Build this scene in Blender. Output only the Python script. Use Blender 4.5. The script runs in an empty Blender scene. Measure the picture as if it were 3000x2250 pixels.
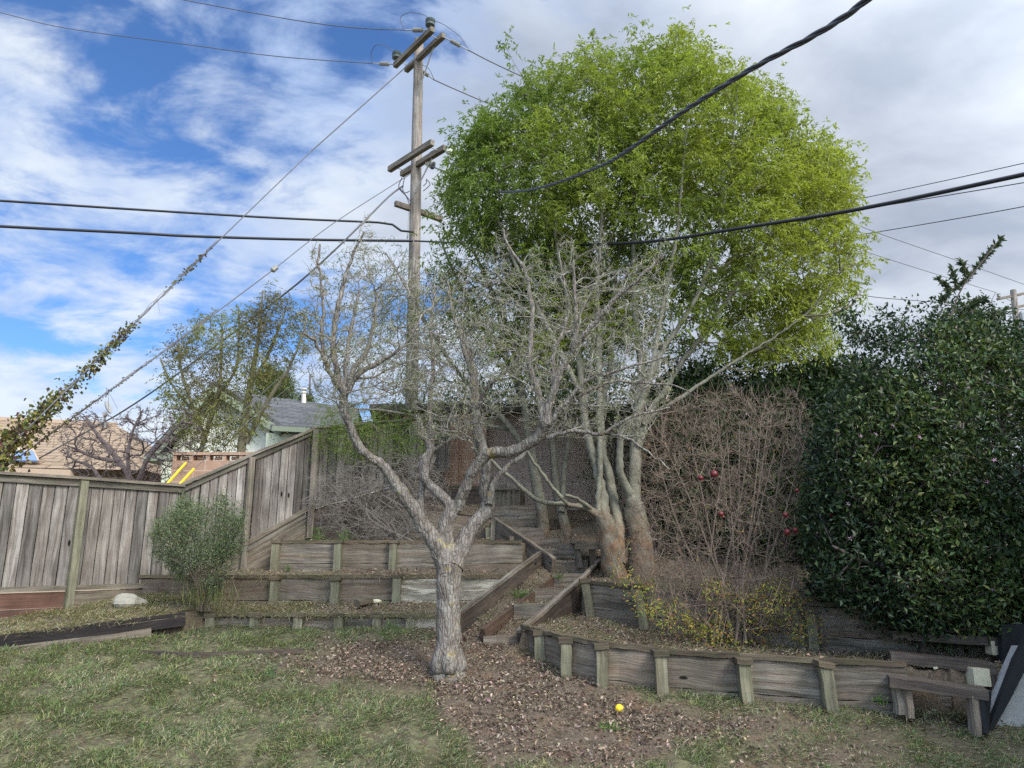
import bpy, math, random
import numpy as np
from mathutils import Matrix, Vector
random.seed(7)
rng = np.random.default_rng(11)
R = math.radians
SC = bpy.context.scene
COL = SC.collection

# ------------------------------------------------------------------ camera
F = 2150.0; PITCH = R(13.0); CZ = 1.55
SP, CP = math.sin(PITCH), math.cos(PITCH)
cam_d = bpy.data.cameras.new('camera'); cam = bpy.data.objects.new('camera', cam_d); COL.objects.link(cam)
cam.location = (0, 0, CZ); cam.rotation_euler = (R(90) + PITCH, 0, 0)
cam_d.sensor_width = 36; cam_d.lens = F / 3000 * 36; cam_d.clip_start = 0.05; cam_d.clip_end = 3000
SC.camera = cam

# ------------------------------------------------------------------ world, sun, exposure
SUN_EL, SUN_AZ = 42.0, 142.0     # azimuth clockwise from +Y: to the right, a little behind the camera
SC.view_settings.view_transform = 'Standard'; SC.view_settings.look = 'None'
SC.view_settings.exposure = 0.95; SC.view_settings.gamma = 1.0
SC.render.engine = 'CYCLES'; SC.cycles.use_denoising = False; SC.cycles.use_adaptive_sampling = False; SC.cycles.sample_clamp_indirect = 4.0
SC.cycles.max_bounces = 6; SC.cycles.diffuse_bounces = 3; SC.cycles.transmission_bounces = 3
SC.cycles.transparent_max_bounces = 6
W = bpy.data.worlds.new('World'); SC.world = W; W.use_nodes = True


class NT:
    """small helper to write node trees"""
    def __init__(s, nt):
        s.nt = nt; nt.nodes.clear()

    def n(s, typ, ins=None, **props):
        nd = s.nt.nodes.new(typ)
        for k, v in props.items(): setattr(nd, k, v)
        for k, v in (ins or {}).items():
            sock = nd.inputs[k]
            if isinstance(v, bpy.types.NodeSocket): s.nt.links.new(v, sock)
            elif isinstance(v, bpy.types.Node): s.nt.links.new(v.outputs[0], sock)
            else:
                if sock.type == 'RGBA' and len(v) == 3: v = (*v, 1)
                sock.default_value = v
        return nd

    def math(s, op, a, b=None, c=None, clamp=False):
        ins = {0: a}
        if b is not None: ins[1] = b
        if c is not None: ins[2] = c
        return s.n('ShaderNodeMath', ins, operation=op, use_clamp=clamp).outputs[0]

    def mix(s, fac, a, b, blend='MIX'):
        nd = s.n('ShaderNodeMix', data_type='RGBA', blend_type=blend)
        for i, v in ((0, fac), (6, a), (7, b)):
            if isinstance(v, bpy.types.NodeSocket): s.nt.links.new(v, nd.inputs[i])
            else:
                nd.inputs[i].default_value = v if i == 0 else (*v, 1)
        return nd.outputs[2]

    def ramp(s, fac, stops, interp='LINEAR'):
        nd = s.n('ShaderNodeValToRGB', {0: fac}); nd.color_ramp.interpolation = interp
        el = nd.color_ramp.elements
        while len(el) < len(stops): el.new(0.5)
        for e, (p, c) in zip(el, stops):
            e.position = p; e.color = (c, c, c, 1) if isinstance(c, (int, float)) else (*c, 1)
        return nd.outputs[0]

    def noise(s, vec, scale, detail=4, rough=0.55, dist=0.0):
        return s.n('ShaderNodeTexNoise', {'Vector': vec, 'Scale': scale, 'Detail': detail, 'Roughness': rough, 'Distortion': dist}).outputs[0]

    def mapv(s, vec, scale=(1, 1, 1), loc=(0, 0, 0), rot=(0, 0, 0)):
        return s.n('ShaderNodeMapping', {'Vector': vec, 'Scale': scale, 'Location': loc, 'Rotation': rot}).outputs[0]


w = NT(W.node_tree)
sky = w.n('ShaderNodeTexSky', sky_type='NISHITA', sun_disc=False, sun_elevation=R(SUN_EL), sun_rotation=R(SUN_AZ))
sky.air_density = 1.0; sky.dust_density = 0.3; sky.ozone_density = 2.0; sky.altitude = 50
tc = w.n('ShaderNodeTexCoord').outputs['Generated']
sx = w.n('ShaderNodeSeparateXYZ', {0: tc})
dz = w.math('MAXIMUM', sx.outputs[2], 0.0)
dn = w.math('ADD', dz, 0.22)
cx = w.math('DIVIDE', sx.outputs[0], dn); cy = w.math('DIVIDE', sx.outputs[1], dn)
cv = w.n('ShaderNodeCombineXYZ', {0: cx, 1: cy, 2: 0.0}).outputs[0]
# big cloud fields, torn into wisps; a solid grey bank to the north east
big = w.noise(w.mapv(cv, (1.0, 1.25, 1), (3.1, 7.7, 0), (0, 0, R(-35))), 1.35, 8, 0.58, 0.25)
mid = w.noise(w.mapv(cv, (1.0, 1.4, 1), (9.1, 2.2, 0), (0, 0, R(-35))), 4.6, 8, 0.62, 0.3)
cover = w.math('ADD', w.math('MULTIPLY', big, 0.60), w.math('MULTIPLY', mid, 0.40))
bank = w.n('ShaderNodeMapRange', {0: w.math('ADD', cx, w.math('MULTIPLY', w.math('SUBTRACT', big, 0.5), 1.6)), 1: -0.32, 2: 0.12}, interpolation_type='SMOOTHSTEP').outputs[0]
low = w.n('ShaderNodeMapRange', {0: dz, 1: 0.45, 2: 0.08}).outputs[0]
cov2 = w.math('ADD', cover, w.math('ADD', w.math('MULTIPLY', bank, 0.30), w.math('MULTIPLY', low, 0.05)))
mask = w.n('ShaderNodeMapRange', {0: cov2, 1: 0.428, 2: 0.57}, interpolation_type='SMOOTHSTEP').outputs[0]
mask = w.math('MULTIPLY', mask, 0.94)
shade = w.noise(w.mapv(cv, (1, 1.3, 1), (1.3, 0.4, 0)), 2.2, 7, 0.55, 0.2)
CB, CW = (2.65, 3.4, 4.9), (4.4, 4.8, 5.3)
cloud_l = w.mix(w.ramp(shade, [(0.40, 0.0), (0.60, 1.0)]), CB, CW)
cloud_r = w.mix(w.ramp(shade, [(0.38, 0.0), (0.66, 1.0)]), (2.35, 2.65, 3.2), (4.0, 4.3, 4.7))
cloud = w.mix(bank, cloud_l, cloud_r)
blue = w.mix(1.0, sky.outputs[0], (0.48, 0.70, 0.98), 'MULTIPLY')
skyc = w.mix(mask, blue, cloud)
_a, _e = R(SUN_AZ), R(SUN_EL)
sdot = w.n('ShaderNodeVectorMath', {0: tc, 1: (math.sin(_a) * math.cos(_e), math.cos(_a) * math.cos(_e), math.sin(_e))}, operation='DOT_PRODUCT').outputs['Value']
fill_glow = w.math('ADD', 1.0, w.math('MULTIPLY', w.math('POWER', w.math('MAXIMUM', sdot, 0.0), 1.3), 3.9))   # added fill: unseen sky behind the camera brightened towards the sun
skyc = w.n('ShaderNodeVectorMath', {0: skyc, 1: w.n('ShaderNodeCombineXYZ', {0: fill_glow, 1: w.math('POWER', fill_glow, 0.985), 2: w.math('POWER', fill_glow, 0.93)}).outputs[0]}, operation='MULTIPLY').outputs[0]
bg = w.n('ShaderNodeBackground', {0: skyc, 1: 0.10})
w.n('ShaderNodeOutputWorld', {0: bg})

sd = bpy.data.lights.new('sun', 'SUN'); sd.energy = 1.8; sd.angle = R(16); sd.color = (1.0, 0.95, 0.88)
so = bpy.data.objects.new('sun', sd); COL.objects.link(so)
_az = R(SUN_AZ); _el = R(SUN_EL)
sdir = Vector((math.sin(_az) * math.cos(_el), math.cos(_az) * math.cos(_el), math.sin(_el)))
so.rotation_euler = sdir.to_track_quat('Z', 'Y').to_euler()


# ------------------------------------------------------------------ picture-space surveying: a pixel of the photo + a depth -> a point
def ray(u, v):
    xc = (u - 1500) / F; yc = (1125 - v) / F
    return np.array([xc, CP - yc * SP, SP + yc * CP])


def P(u, v, Y):
    d = ray(u, v); return np.array([0, 0, CZ]) + d * (Y / d[1])


def PZ(u, v, z):
    d = ray(u, v); return np.array([0, 0, CZ]) + d * ((z - CZ) / d[2])


def proj(p):
    p = np.asarray(p, float); x = p[..., 0]; y = p[..., 1]; z = p[..., 2] - CZ
    dep = y * CP + z * SP; up = -y * SP + z * CP
    return 1500 + F * x / dep, 1125 - F * up / dep


def lerp(a, b, t): return a + (b - a) * t
def unit(a): return a / (np.linalg.norm(a, axis=-1, keepdims=True) + 1e-12)


# ------------------------------------------------------------------ mesh builder
class MB:
    def __init__(s): s.V = []; s.L = []; s.S = []; s.U = []; s.C = []; s.n = 0

    def add(s, V, Fc, UV=None, C=(0.5, 0.5, 0.5)):
        V = np.asarray(V, float).reshape(-1, 3); Fc = np.asarray(Fc, int); m, k = Fc.shape
        s.V.append(V); s.L.append((Fc + s.n).ravel()); s.S.append(np.full(m, k)); s.n += len(V)
        s.U.append(np.zeros((m * k, 2)) if UV is None else np.asarray(UV, float).reshape(-1, 2))
        C = np.asarray(C, float)
        C = np.tile(C, (m * k, 1)) if C.ndim == 1 else np.repeat(C, k, axis=0)
        s.C.append(C)
        return s

    def mesh(s, name, smooth=False, off=None):
        V = np.concatenate(s.V); L = np.concatenate(s.L); S = np.concatenate(s.S); U = np.concatenate(s.U); C = np.concatenate(s.C)
        if off is not None: V = V - np.asarray(off)
        me = bpy.data.meshes.new(name)
        me.vertices.add(len(V)); me.vertices.foreach_set('co', V.astype(np.float32).ravel())
        me.loops.add(len(L)); me.loops.foreach_set('vertex_index', L.astype(np.int32))
        me.polygons.add(len(S)); st = np.concatenate([[0], np.cumsum(S)[:-1]])
        me.polygons.foreach_set('loop_start', st.astype(np.int32))
        me.polygons.foreach_set('use_smooth', np.full(len(S), smooth))
        uv = me.uv_layers.new(name='UVMap'); uv.data.foreach_set('uv', U.astype(np.float32).ravel())
        at = me.color_attributes.new('Col', 'FLOAT_COLOR', 'CORNER')
        at.data.foreach_set('color', np.concatenate([C, np.ones((len(C), 1))], 1).astype(np.float32).ravel())
        me.update(calc_edges=True); me.validate()
        return me


def tag(o, label=None, cat=None, group=None, kind=None):
    for k, v in (('label', label), ('category', cat), ('group', group), ('kind', kind)):
        if v: o[k] = v
    return o


def obj(name, mb, mat, parent=None, smooth=False, label=None, cat=None, group=None, kind=None):
    off = None
    if parent is None and kind is None:
        V = np.concatenate(mb.V); off = np.array([*(V.min(0)[:2] + V.max(0)[:2]) / 2, V[:, 2].min()])
    me = mb.mesh(name, smooth, off); me.materials.append(mat)
    o = bpy.data.objects.new(name, me); COL.objects.link(o)
    if off is not None: o.location = off
    if parent is not None:
        o.parent = parent
        if parent.type == 'EMPTY': o.matrix_parent_inverse = Matrix.Translation(-parent.location)
    return tag(o, label, cat, group, kind)


def thing(name, loc, label, cat, group=None):
    o = bpy.data.objects.new(name, None); COL.objects.link(o); o.location = tuple(loc); o.empty_display_size = 0.2
    return tag(o, label, cat, group)


BOXF = [(0, 1, 2, 3), (7, 6, 5, 4), (0, 4, 5, 1), (1, 5, 6, 2), (2, 6, 7, 3), (3, 7, 4, 0)]


def board(mb, a, b, w_, t, up=(0, 0, 1), n=5, jit=0.003, val=None, hue=None, side=0.0, up_off=0.0, taper=0.0):
    """a plank from a to b; width w_ along `up`, thickness t; UV in metres along / across the grain"""
    a = np.asarray(a, float); b = np.asarray(b, float); ln = np.linalg.norm(b - a); d = (b - a) / ln
    up = np.asarray(up, float); nn = unit(np.cross(d, up)); up2 = np.cross(nn, d)
    ts = np.linspace(0, 1, n + 1); V = []
    off = rng.normal(0, jit, (n + 1, 2)); du, dv = rng.uniform(0, 50, 2)
    for i, tt in enumerate(ts):
        c = a + (b - a) * tt + nn * (off[i, 0] + side) + up2 * (off[i, 1] + up_off); hw = w_ / 2 * (1 - taper * tt); ht = t / 2 * (1 - taper * tt)
        V += [c + up2 * hw + nn * ht, c + up2 * hw - nn * ht, c - up2 * hw - nn * ht, c - up2 * hw + nn * ht]
    V = np.array(V); Fs = []; UV = []
    cr = np.array([0, t, t + w_, 2 * t + w_, 2 * t + 2 * w_]) + dv
    for i in range(n):
        for j in range(4):
            k = (j + 1) % 4; o = i * 4
            Fs.append((o + j, o + k, o + 4 + k, o + 4 + j))
            l0, l1 = du + ln * ts[i], du + ln * ts[i + 1]
            UV.append(((l0, cr[j]), (l0, cr[j + 1]), (l1, cr[j + 1]), (l1, cr[j])))
    Fs.append((3, 2, 1, 0)); UV.append([(du, dv), (du + .02, dv + .1), (du, dv + .2), (du + .02, dv + .3)])
    o = n * 4; Fs.append((o, o + 1, o + 2, o + 3)); UV.append([(du, dv), (du + .02, dv + .1), (du, dv + .2), (du + .02, dv + .3)])
    val = random.uniform(0.3, 0.7) if val is None else val
    hue = random.random() if hue is None else hue
    mb.add(V, Fs, UV, (val, hue, random.random()))
    return mb


def prism(mb, pts, depth, C=(0.5, 0.5, 0.5)):
    """a polygon (list of 3-D points) extruded along the vector depth; UV in metres"""
    pts = np.asarray(pts, float); n = len(pts); V = np.concatenate([pts, pts + np.asarray(depth, float)])
    ex = unit(pts[1] - pts[0]); nz = unit(np.asarray(depth, float)); ey = np.cross(nz, ex)
    uv = np.stack([(pts - pts[0]) @ ex, (pts - pts[0]) @ ey], 1)
    mb.add(V, [tuple(range(n))], [uv], C); mb.add(V, [tuple(range(2 * n - 1, n - 1, -1))], [uv[::-1]], C)
    Fs = []; UV = []; dl = np.linalg.norm(depth)
    for i in range(n):
        j = (i + 1) % n; Fs.append((j, i, n + i, n + j)); l = np.linalg.norm(pts[j] - pts[i])
        UV.append(((l, 0), (0, 0), (0, dl), (l, dl)))
    mb.add(V, Fs, UV, C)
    return mb


def resample(pts, rad, step):
    pts = np.asarray(pts, float); rad = np.asarray(rad, float)
    out = []; ro = []
    n = len(pts)
    for i in range(n - 1):
        p0 = pts[max(i - 1, 0)]; p1 = pts[i]; p2 = pts[i + 1]; p3 = pts[min(i + 2, n - 1)]
        k = max(1, int(math.ceil(np.linalg.norm(p2 - p1) / step)))
        for j in range(k):
            t = j / k
            out.append(0.5 * ((2 * p1) + (-p0 + p2) * t + (2 * p0 - 5 * p1 + 4 * p2 - p3) * t * t + (-p0 + 3 * p1 - 3 * p2 + p3) * t ** 3))
            ro.append(rad[i] + (rad[i + 1] - rad[i]) * t)
    out.append(pts[-1]); ro.append(rad[-1])
    return np.array(out), np.array(ro)


def sweep(mb, pts, rad, sides=8, C=(0.5, 0.5, 0.5), rough=0.0, cap=True):
    pts = np.asarray(pts, float); n = len(pts); rad = np.broadcast_to(np.asarray(rad, float), (n,))
    T = unit(np.gradient(pts, axis=0)); ref = np.array([0.0, 1.0, 0.0]) if abs(T[0][1]) < 0.9 else np.array([1.0, 0, 0])
    x = unit(np.cross(T[0], ref)); V = []; ang = np.arange(sides) / sides * 2 * math.pi
    lump = rng.normal(0, 1, (n, sides)); lump = (lump + np.roll(lump, 1, 0) + np.roll(lump, -1, 0)) / 1.7
    for i in range(n):
        x = unit(x - T[i] * (x @ T[i])); y = np.cross(T[i], x)
        r = rad[i] * (1 + rough * lump[i])
        V.append(pts[i] + r[:, None] * (np.cos(ang)[:, None] * x + np.sin(ang)[:, None] * y))
    V = np.concatenate(V); ln = np.concatenate([[0], np.cumsum(np.linalg.norm(np.diff(pts, axis=0), axis=1))])
    i = np.arange(n - 1)[:, None]; j = np.arange(sides)[None]; k = (j + 1) % sides
    Fs = np.stack([i * sides + j + 0 * k, i * sides + k, (i + 1) * sides + k, (i + 1) * sides + j], -1).reshape(-1, 4)
    per = 2 * math.pi * rad.mean()
    u0 = np.broadcast_to(ln[:-1][:, None], (n - 1, sides)); u1 = np.broadcast_to(ln[1:][:, None], (n - 1, sides))
    v0 = np.broadcast_to((j / sides * per), (n - 1, sides)); v1 = np.broadcast_to(((j + 1) / sides * per), (n - 1, sides))
    UV = np.stack([np.stack([u0, v0], -1), np.stack([u0, v1], -1), np.stack([u1, v1], -1), np.stack([u1, v0], -1)], 2)
    mb.add(V, Fs, UV.reshape(-1, 2), C)
    if cap:
        mb.add(V[-sides:], [tuple(range(sides))], None, C); mb.add(V[:sides], [tuple(range(sides - 1, -1, -1))], None, C)
    return mb


def sticks(mb, A, B, ra, rb, sides=4, C=(0.5, 0.5, 0.5)):
    """many straight tapered sticks at once"""
    A = np.asarray(A, float); B = np.asarray(B, float); n = len(A)
    if n == 0: return mb
    T = unit(B - A); ref = np.where(np.abs(T[:, 2:3]) < 0.9, np.array([[0, 0, 1.0]]), np.array([[1.0, 0, 0]]))
    x = unit(np.cross(T, ref)); y = np.cross(T, x)
    ang = np.arange(sides) / sides * 2 * math.pi
    ring = np.cos(ang)[None, :, None] * x[:, None] + np.sin(ang)[None, :, None] * y[:, None]
    ra = np.broadcast_to(ra, (n,)); rb = np.broadcast_to(rb, (n,))
    V = np.concatenate([A[:, None] + ring * ra[:, None, None], B[:, None] + ring * rb[:, None, None]], 1)
    j = np.arange(sides); k = (j + 1) % sides
    Fo = np.stack([j, k, sides + k, sides + j], -1)
    Fs = (np.arange(n)[:, None, None] * (2 * sides) + Fo[None]).reshape(-1, 4)
    C = np.asarray(C, float)
    if C.ndim == 2: C = np.repeat(C, sides, axis=0)
    ln = np.linalg.norm(B - A, axis=1); o = rng.uniform(0, 30, n)
    u0 = np.broadcast_to(o[:, None], (n, sides)); u1 = np.broadcast_to((o + ln)[:, None], (n, sides))
    v0 = np.broadcast_to(j[None] * 0.02, (n, sides)); v1 = v0 + 0.02
    UV = np.stack([np.stack([u0, v0], -1), np.stack([u0, v1], -1), np.stack([u1, v1], -1), np.stack([u1, v0], -1)], 2)
    return mb.add(V.reshape(-1, 3), Fs, UV.reshape(-1, 2), C)


def leaves(mb, pos, d, nrm, L, Wd, C, fold=0.25):
    """many folded lance leaves: base at pos, pointing along d"""
    n = len(pos)
    if n == 0: return mb
    d = unit(d); s = unit(np.cross(d, nrm)); u = np.cross(s, d)
    L = np.broadcast_to(L, (n,))[:, None]; Wd = np.broadcast_to(Wd, (n,))[:, None]
    m = pos + d * L * 0.45
    V = np.stack([pos, m + s * Wd * 0.5 + u * Wd * fold, pos + d * L - u * L * 0.08, m - s * Wd * 0.5 + u * Wd * fold], 1)
    Fs = np.arange(n * 4).reshape(n, 4)
    return mb.add(V.reshape(-1, 3), Fs, None, C)


def blob(mb, c, r, sub=2, noise=0.15, C=(0.5, 0.5, 0.5), seed=0):
    """a lumpy closed body (stone, fruit)"""
    nu, nv = 6 * sub, 4 * sub; rg = np.random.default_rng(seed); V = [np.array([0, 0, -1.0])]
    for i in range(1, nv):
        th = math.pi * i / nv
        for j in range(nu):
            ph = 2 * math.pi * j / nu; V.append(np.array([math.sin(th) * math.cos(ph), math.sin(th) * math.sin(ph), -math.cos(th)]))
    V.append(np.array([0, 0, 1.0])); V = np.array(V)
    k = rg.normal(0, 1, (6, 3)) * 1.8; ph = rg.uniform(0, 6, 6)
    f = 1 + noise * np.sin(V @ k.T + ph).sum(1) / 3
    V = np.asarray(c) + V * f[:, None] * np.asarray(r)
    q = []; t = []
    for i in range(nv - 2):
        for j in range(nu):
            a = 1 + i * nu + j; b = 1 + i * nu + (j + 1) % nu; q.append((a, b, b + nu, a + nu))
    for j in range(nu):
        t.append((0, 1 + (j + 1) % nu, 1 + j)); o = 1 + (nv - 2) * nu; t.append((len(V) - 1, o + j, o + (j + 1) % nu))
    mb.add(V, q, None, C); mb.V.append(np.zeros((0, 3))); s = mb.n; mb.n -= len(V)
    T = np.array(t); mb.L.append((T + mb.n).ravel()); mb.S.append(np.full(len(T), 3)); mb.U.append(np.zeros((len(T) * 3, 2))); mb.C.append(np.tile(np.asarray(C, float), (len(T) * 3, 1)))
    mb.n = s
    return mb


# ------------------------------------------------------------------ materials
def new_mat(name):
    m = bpy.data.materials.new(name); m.use_nodes = True
    return m, NT(m.node_tree)


def pbsdf(t, color, rough=0.8, spec=0.3, normal=None, sheen=None):
    ins = {'Base Color': color, 'Roughness': rough, 'Specular IOR Level': spec}
    if normal is not None: ins['Normal'] = normal
    return t.n('ShaderNodeBsdfPrincipled', ins)


def bump(t, h, strength=0.4, dist=0.01):
    return t.n('ShaderNodeBump', {'Height': h, 'Strength': strength, 'Distance': dist}).outputs[0]


def wood_mat(name, dark, light, moss=(0.13, 0.15, 0.08), moss_amt=0.0, warm=(0.16, 0.10, 0.065), warm_amt=0.3, knots=0.5, vary=1.0, paint=None, paint_amt=0.0, stain=(0.05, 0.04, 0.035), pscale=(2.2, 20, 1)):
    m, t = new_mat(name)
    uv = t.n('ShaderNodeUVMap').outputs[0]; oc = t.n('ShaderNodeNewGeometry').outputs['Position']
    col = t.n('ShaderNodeVertexColor', layer_name='Col').outputs[0]
    cs = t.n('ShaderNodeSeparateColor', {0: col})
    wv = t.noise(uv, 1.3, 2, 0.5)
    uvw = t.n('ShaderNodeVectorMath', {0: uv, 1: t.n('ShaderNodeCombineXYZ', {1: t.math('MULTIPLY', wv, 0.12)}).outputs[0]}, operation='ADD').outputs[0]
    g1 = t.noise(t.mapv(uvw, (1.1, 22, 1)), 1.0, 5, 0.6, 0.2)
    g2 = t.noise(t.mapv(uvw, (4, 110, 1)), 1.0, 3, 0.6)
    g3 = t.noise(oc, 2.6, 4, 0.6)
    gr = t.math('ADD', t.math('MULTIPLY', g1, 0.65), t.math('MULTIPLY', g2, 0.35))
    c = t.mix(t.ramp(gr, [(0.38, 0.0), (0.61, 1.0)]), dark, light)
    c = t.mix(t.math('MULTIPLY', t.ramp(t.noise(t.mapv(uvw, (0.7, 6, 1)), 1.0, 4, 0.6), [(0.45, 0.0), (0.68, 1.0)]), warm_amt), c, warm)
    c = t.mix(t.math('MULTIPLY', cs.outputs[1], warm_amt * 0.7), c, warm)
    # weather streaks and dark stains
    c = t.mix(t.math('MULTIPLY', t.ramp(t.noise(t.mapv(uvw, (0.9, 11, 1), (4, 9, 0)), 1.0, 4, 0.65), [(0.50, 0.0), (0.66, 1.0)]), 0.55), c, stain)
    br = t.math('ADD', t.math('MULTIPLY', t.math('SUBTRACT', cs.outputs[0], 0.5), 1.7 * vary), 1.0)
    br = t.math('MULTIPLY', br, t.math('ADD', t.math('MULTIPLY', g3, 1.5), 0.28))
    c = t.mix(1.0, c, t.n('ShaderNodeCombineColor', {0: br, 1: br, 2: br}).outputs[0], 'MULTIPLY')
    if moss_amt > 0:
        mk = t.math('MULTIPLY', t.ramp(t.noise(oc, 7, 5, 0.65), [(0.40, 0.0), (0.62, 1.0)]), moss_amt)
        c = t.mix(mk, c, moss)
    if paint is not None:
        pk = t.ramp(t.noise(t.mapv(uvw, pscale, (7, 3, 0)), 1.0, 5, 0.65), [(1 - paint_amt - 0.03, 0.0), (1 - paint_amt + 0.03, 1.0)])
        c = t.mix(pk, c, paint)
    if knots > 0:
        vo = t.n('ShaderNodeTexVoronoi', {'Vector': t.mapv(uv, (2.1, 5.5, 1)), 'Scale': 1.0, 'Randomness': 1.0})
        rr = t.n('ShaderNodeSeparateColor', {0: vo.outputs['Color']}).outputs[0]
        sz = t.math('MULTIPLY', t.math('GREATER_THAN', rr, 1 - knots * 0.6), 0.085)
        kn = t.n('ShaderNodeMapRange', {0: vo.outputs['Distance'], 1: t.math('MULTIPLY', sz, 1.25), 2: t.math('MULTIPLY', sz, 0.9), 3: 0.0, 4: 1.0}).outputs[0]
        kn = t.math('MULTIPLY', kn, t.math('GREATER_THAN', sz, 0.01))
        c = t.mix(kn, c, (0.012, 0.010, 0.009))
    h = t.math('ADD', gr, t.math('MULTIPLY', g2, 0.5))
    b = pbsdf(t, c, 0.88, 0.2, bump(t, h, 0.8, 0.01))
    t.n('ShaderNodeOutputMaterial', {0: b})
    return m


def leaf_mat(name, rough=0.55, spec=0.35, transl=0.35, tint=(1, 1, 1)):
    m, t = new_mat(name)
    col = t.n('ShaderNodeVertexColor', layer_name='Col').outputs[0]
    b = pbsdf(t, col, rough, spec)
    tr = t.n('ShaderNodeBsdfTranslucent', {0: t.mix(1.0, col, (1.15, 1.25, 0.55), 'MULTIPLY')})
    mx = t.n('ShaderNodeMixShader', {0: transl, 1: b.outputs[0], 2: tr.outputs[0]})
    t.n('ShaderNodeOutputMaterial', {0: mx.outputs[0]})
    return m


def bark_mat(name, c1, c2, c3, lich=(0.45, 0.46, 0.38), lich_amt=0.4, yellow=0.0, rust=0.0, rust_z=1.9, scale=1.0, furrow=1.0):
    m, t = new_mat(name)
    oc = t.n('ShaderNodeNewGeometry').outputs['Position']; uv = t.n('ShaderNodeUVMap').outputs[0]
    f = t.n('ShaderNodeTexVoronoi', {'Vector': t.mapv(oc, (30 * scale, 30 * scale, 8 * scale)), 'Scale': 1.0, 'Randomness': 1.0}, feature='DISTANCE_TO_EDGE').outputs[0]
    n1 = t.noise(t.mapv(oc, (1, 1, 0.5)), 16 * scale, 6, 0.65, 0.5); n2 = t.noise(oc, 4.5, 4, 0.6); n3 = t.noise(oc, 55, 3, 0.6)
    c = t.mix(t.ramp(n1, [(0.3, 0.0), (0.68, 1.0)]), c1, c2)
    c = t.mix(t.math('MULTIPLY', t.ramp(f, [(0.01, 1.0), (0.09, 0.0)]), 0.75 * furrow), c, c3)
    lm = t.math('MULTIPLY', t.ramp(t.noise(oc, 9, 6, 0.7), [(0.48, 0.0), (0.68, 1.0)]), lich_amt)
    c = t.mix(lm, c, lich)
    if yellow > 0:
        ym = t.math('MULTIPLY', t.ramp(t.noise(t.mapv(oc, (1, 1, 1), (5, 5, 5)), 5.5, 4, 0.7), [(0.60, 0.0), (0.70, 1.0)]), yellow)
        c = t.mix(ym, c, (0.36, 0.27, 0.045))
    if rust > 0:
        z = t.n('ShaderNodeSeparateXYZ', {0: oc}).outputs[2]
        zz = t.math('ADD', z, t.math('MULTIPLY', n2, 0.7))
        rm = t.n('ShaderNodeMapRange', {0: zz, 1: rust_z + 0.55, 2: rust_z, 3: 0.0, 4: rust}).outputs[0]
        rm = t.math('MULTIPLY', rm, t.ramp(t.noise(oc, 8, 5, 0.7), [(0.38, 0.0), (0.55, 1.0)]))
        c = t.mix(rm, c, t.mix(t.ramp(n1, [(0.4, 0.0), (0.6, 1.0)]), (0.12, 0.065, 0.04), (0.24, 0.13, 0.07)))
    k = t.math('ADD', t.math('MULTIPLY', n2, 0.7), 0.65)
    c = t.mix(1.0, c, t.n('ShaderNodeCombineColor', {0: k, 1: k, 2: k}).outputs[0], 'MULTIPLY')
    h = t.math('ADD', t.math('MULTIPLY', t.ramp(f, [(0.0, 0.0), (0.2, 1.0)]), 0.8 * furrow), t.math('ADD', n1, t.math('MULTIPLY', n3, 0.4)))
    b = pbsdf(t, c, 0.9, 0.15, bump(t, h, 0.9, 0.014))
    t.n('ShaderNodeOutputMaterial', {0: b})
    return m


def flat_mat(name, c, rough=0.7, spec=0.3, vary=0.25, scale=8, metal=0.0, bmp=0.15):
    m, t = new_mat(name)
    oc = t.n('ShaderNodeNewGeometry').outputs['Position']
    n = t.noise(oc, scale, 5, 0.65); k = t.math('ADD', t.math('MULTIPLY', n, 2 * vary), 1 - vary)
    c = t.mix(1.0, c, t.n('ShaderNodeCombineColor', {0: k, 1: k, 2: k}).outputs[0], 'MULTIPLY')
    b = pbsdf(t, c, rough, spec, bump(t, n, bmp, 0.01)); b.inputs['Metallic'].default_value = metal
    t.n('ShaderNodeOutputMaterial', {0: b})
    return m


def attr_mat(name, rough=0.85, spec=0.15, vary=0.2):
    m, t = new_mat(name)
    col = t.n('ShaderNodeVertexColor', layer_name='Col').outputs[0]
    t.n('ShaderNodeOutputMaterial', {0: pbsdf(t, col, rough, spec)})
    return m


def block_mat(name, c1, c2, mortar, bw=0.4, bh=0.2, msz=0.02):
    m, t = new_mat(name)
    uv = t.n('ShaderNodeUVMap').outputs[0]; oc = t.n('ShaderNodeNewGeometry').outputs['Position']
    br = t.n('ShaderNodeTexBrick', {'Vector': uv, 'Color1': c1, 'Color2': c2, 'Mortar': mortar, 'Scale': 1.0, 'Mortar Size': msz / 2, 'Mortar Smooth': 0.3, 'Brick Width': bw, 'Row Height': bh})
    n = t.noise(oc, 5, 6, 0.65); k = t.math('ADD', t.math('MULTIPLY', n, 0.6), 0.7)
    c = t.mix(1.0, br.outputs[0], t.n('ShaderNodeCombineColor', {0: k, 1: k, 2: k}).outputs[0], 'MULTIPLY')
    h = t.math('ADD', br.outputs[1], t.math('MULTIPLY', t.noise(oc, 60, 3), -0.3))
    t.n('ShaderNodeOutputMaterial', {0: pbsdf(t, c, 0.9, 0.2, t.n('ShaderNodeBump', {'Height': h, 'Strength': -0.5, 'Distance': 0.01}).outputs[0])})
    return m


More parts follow.
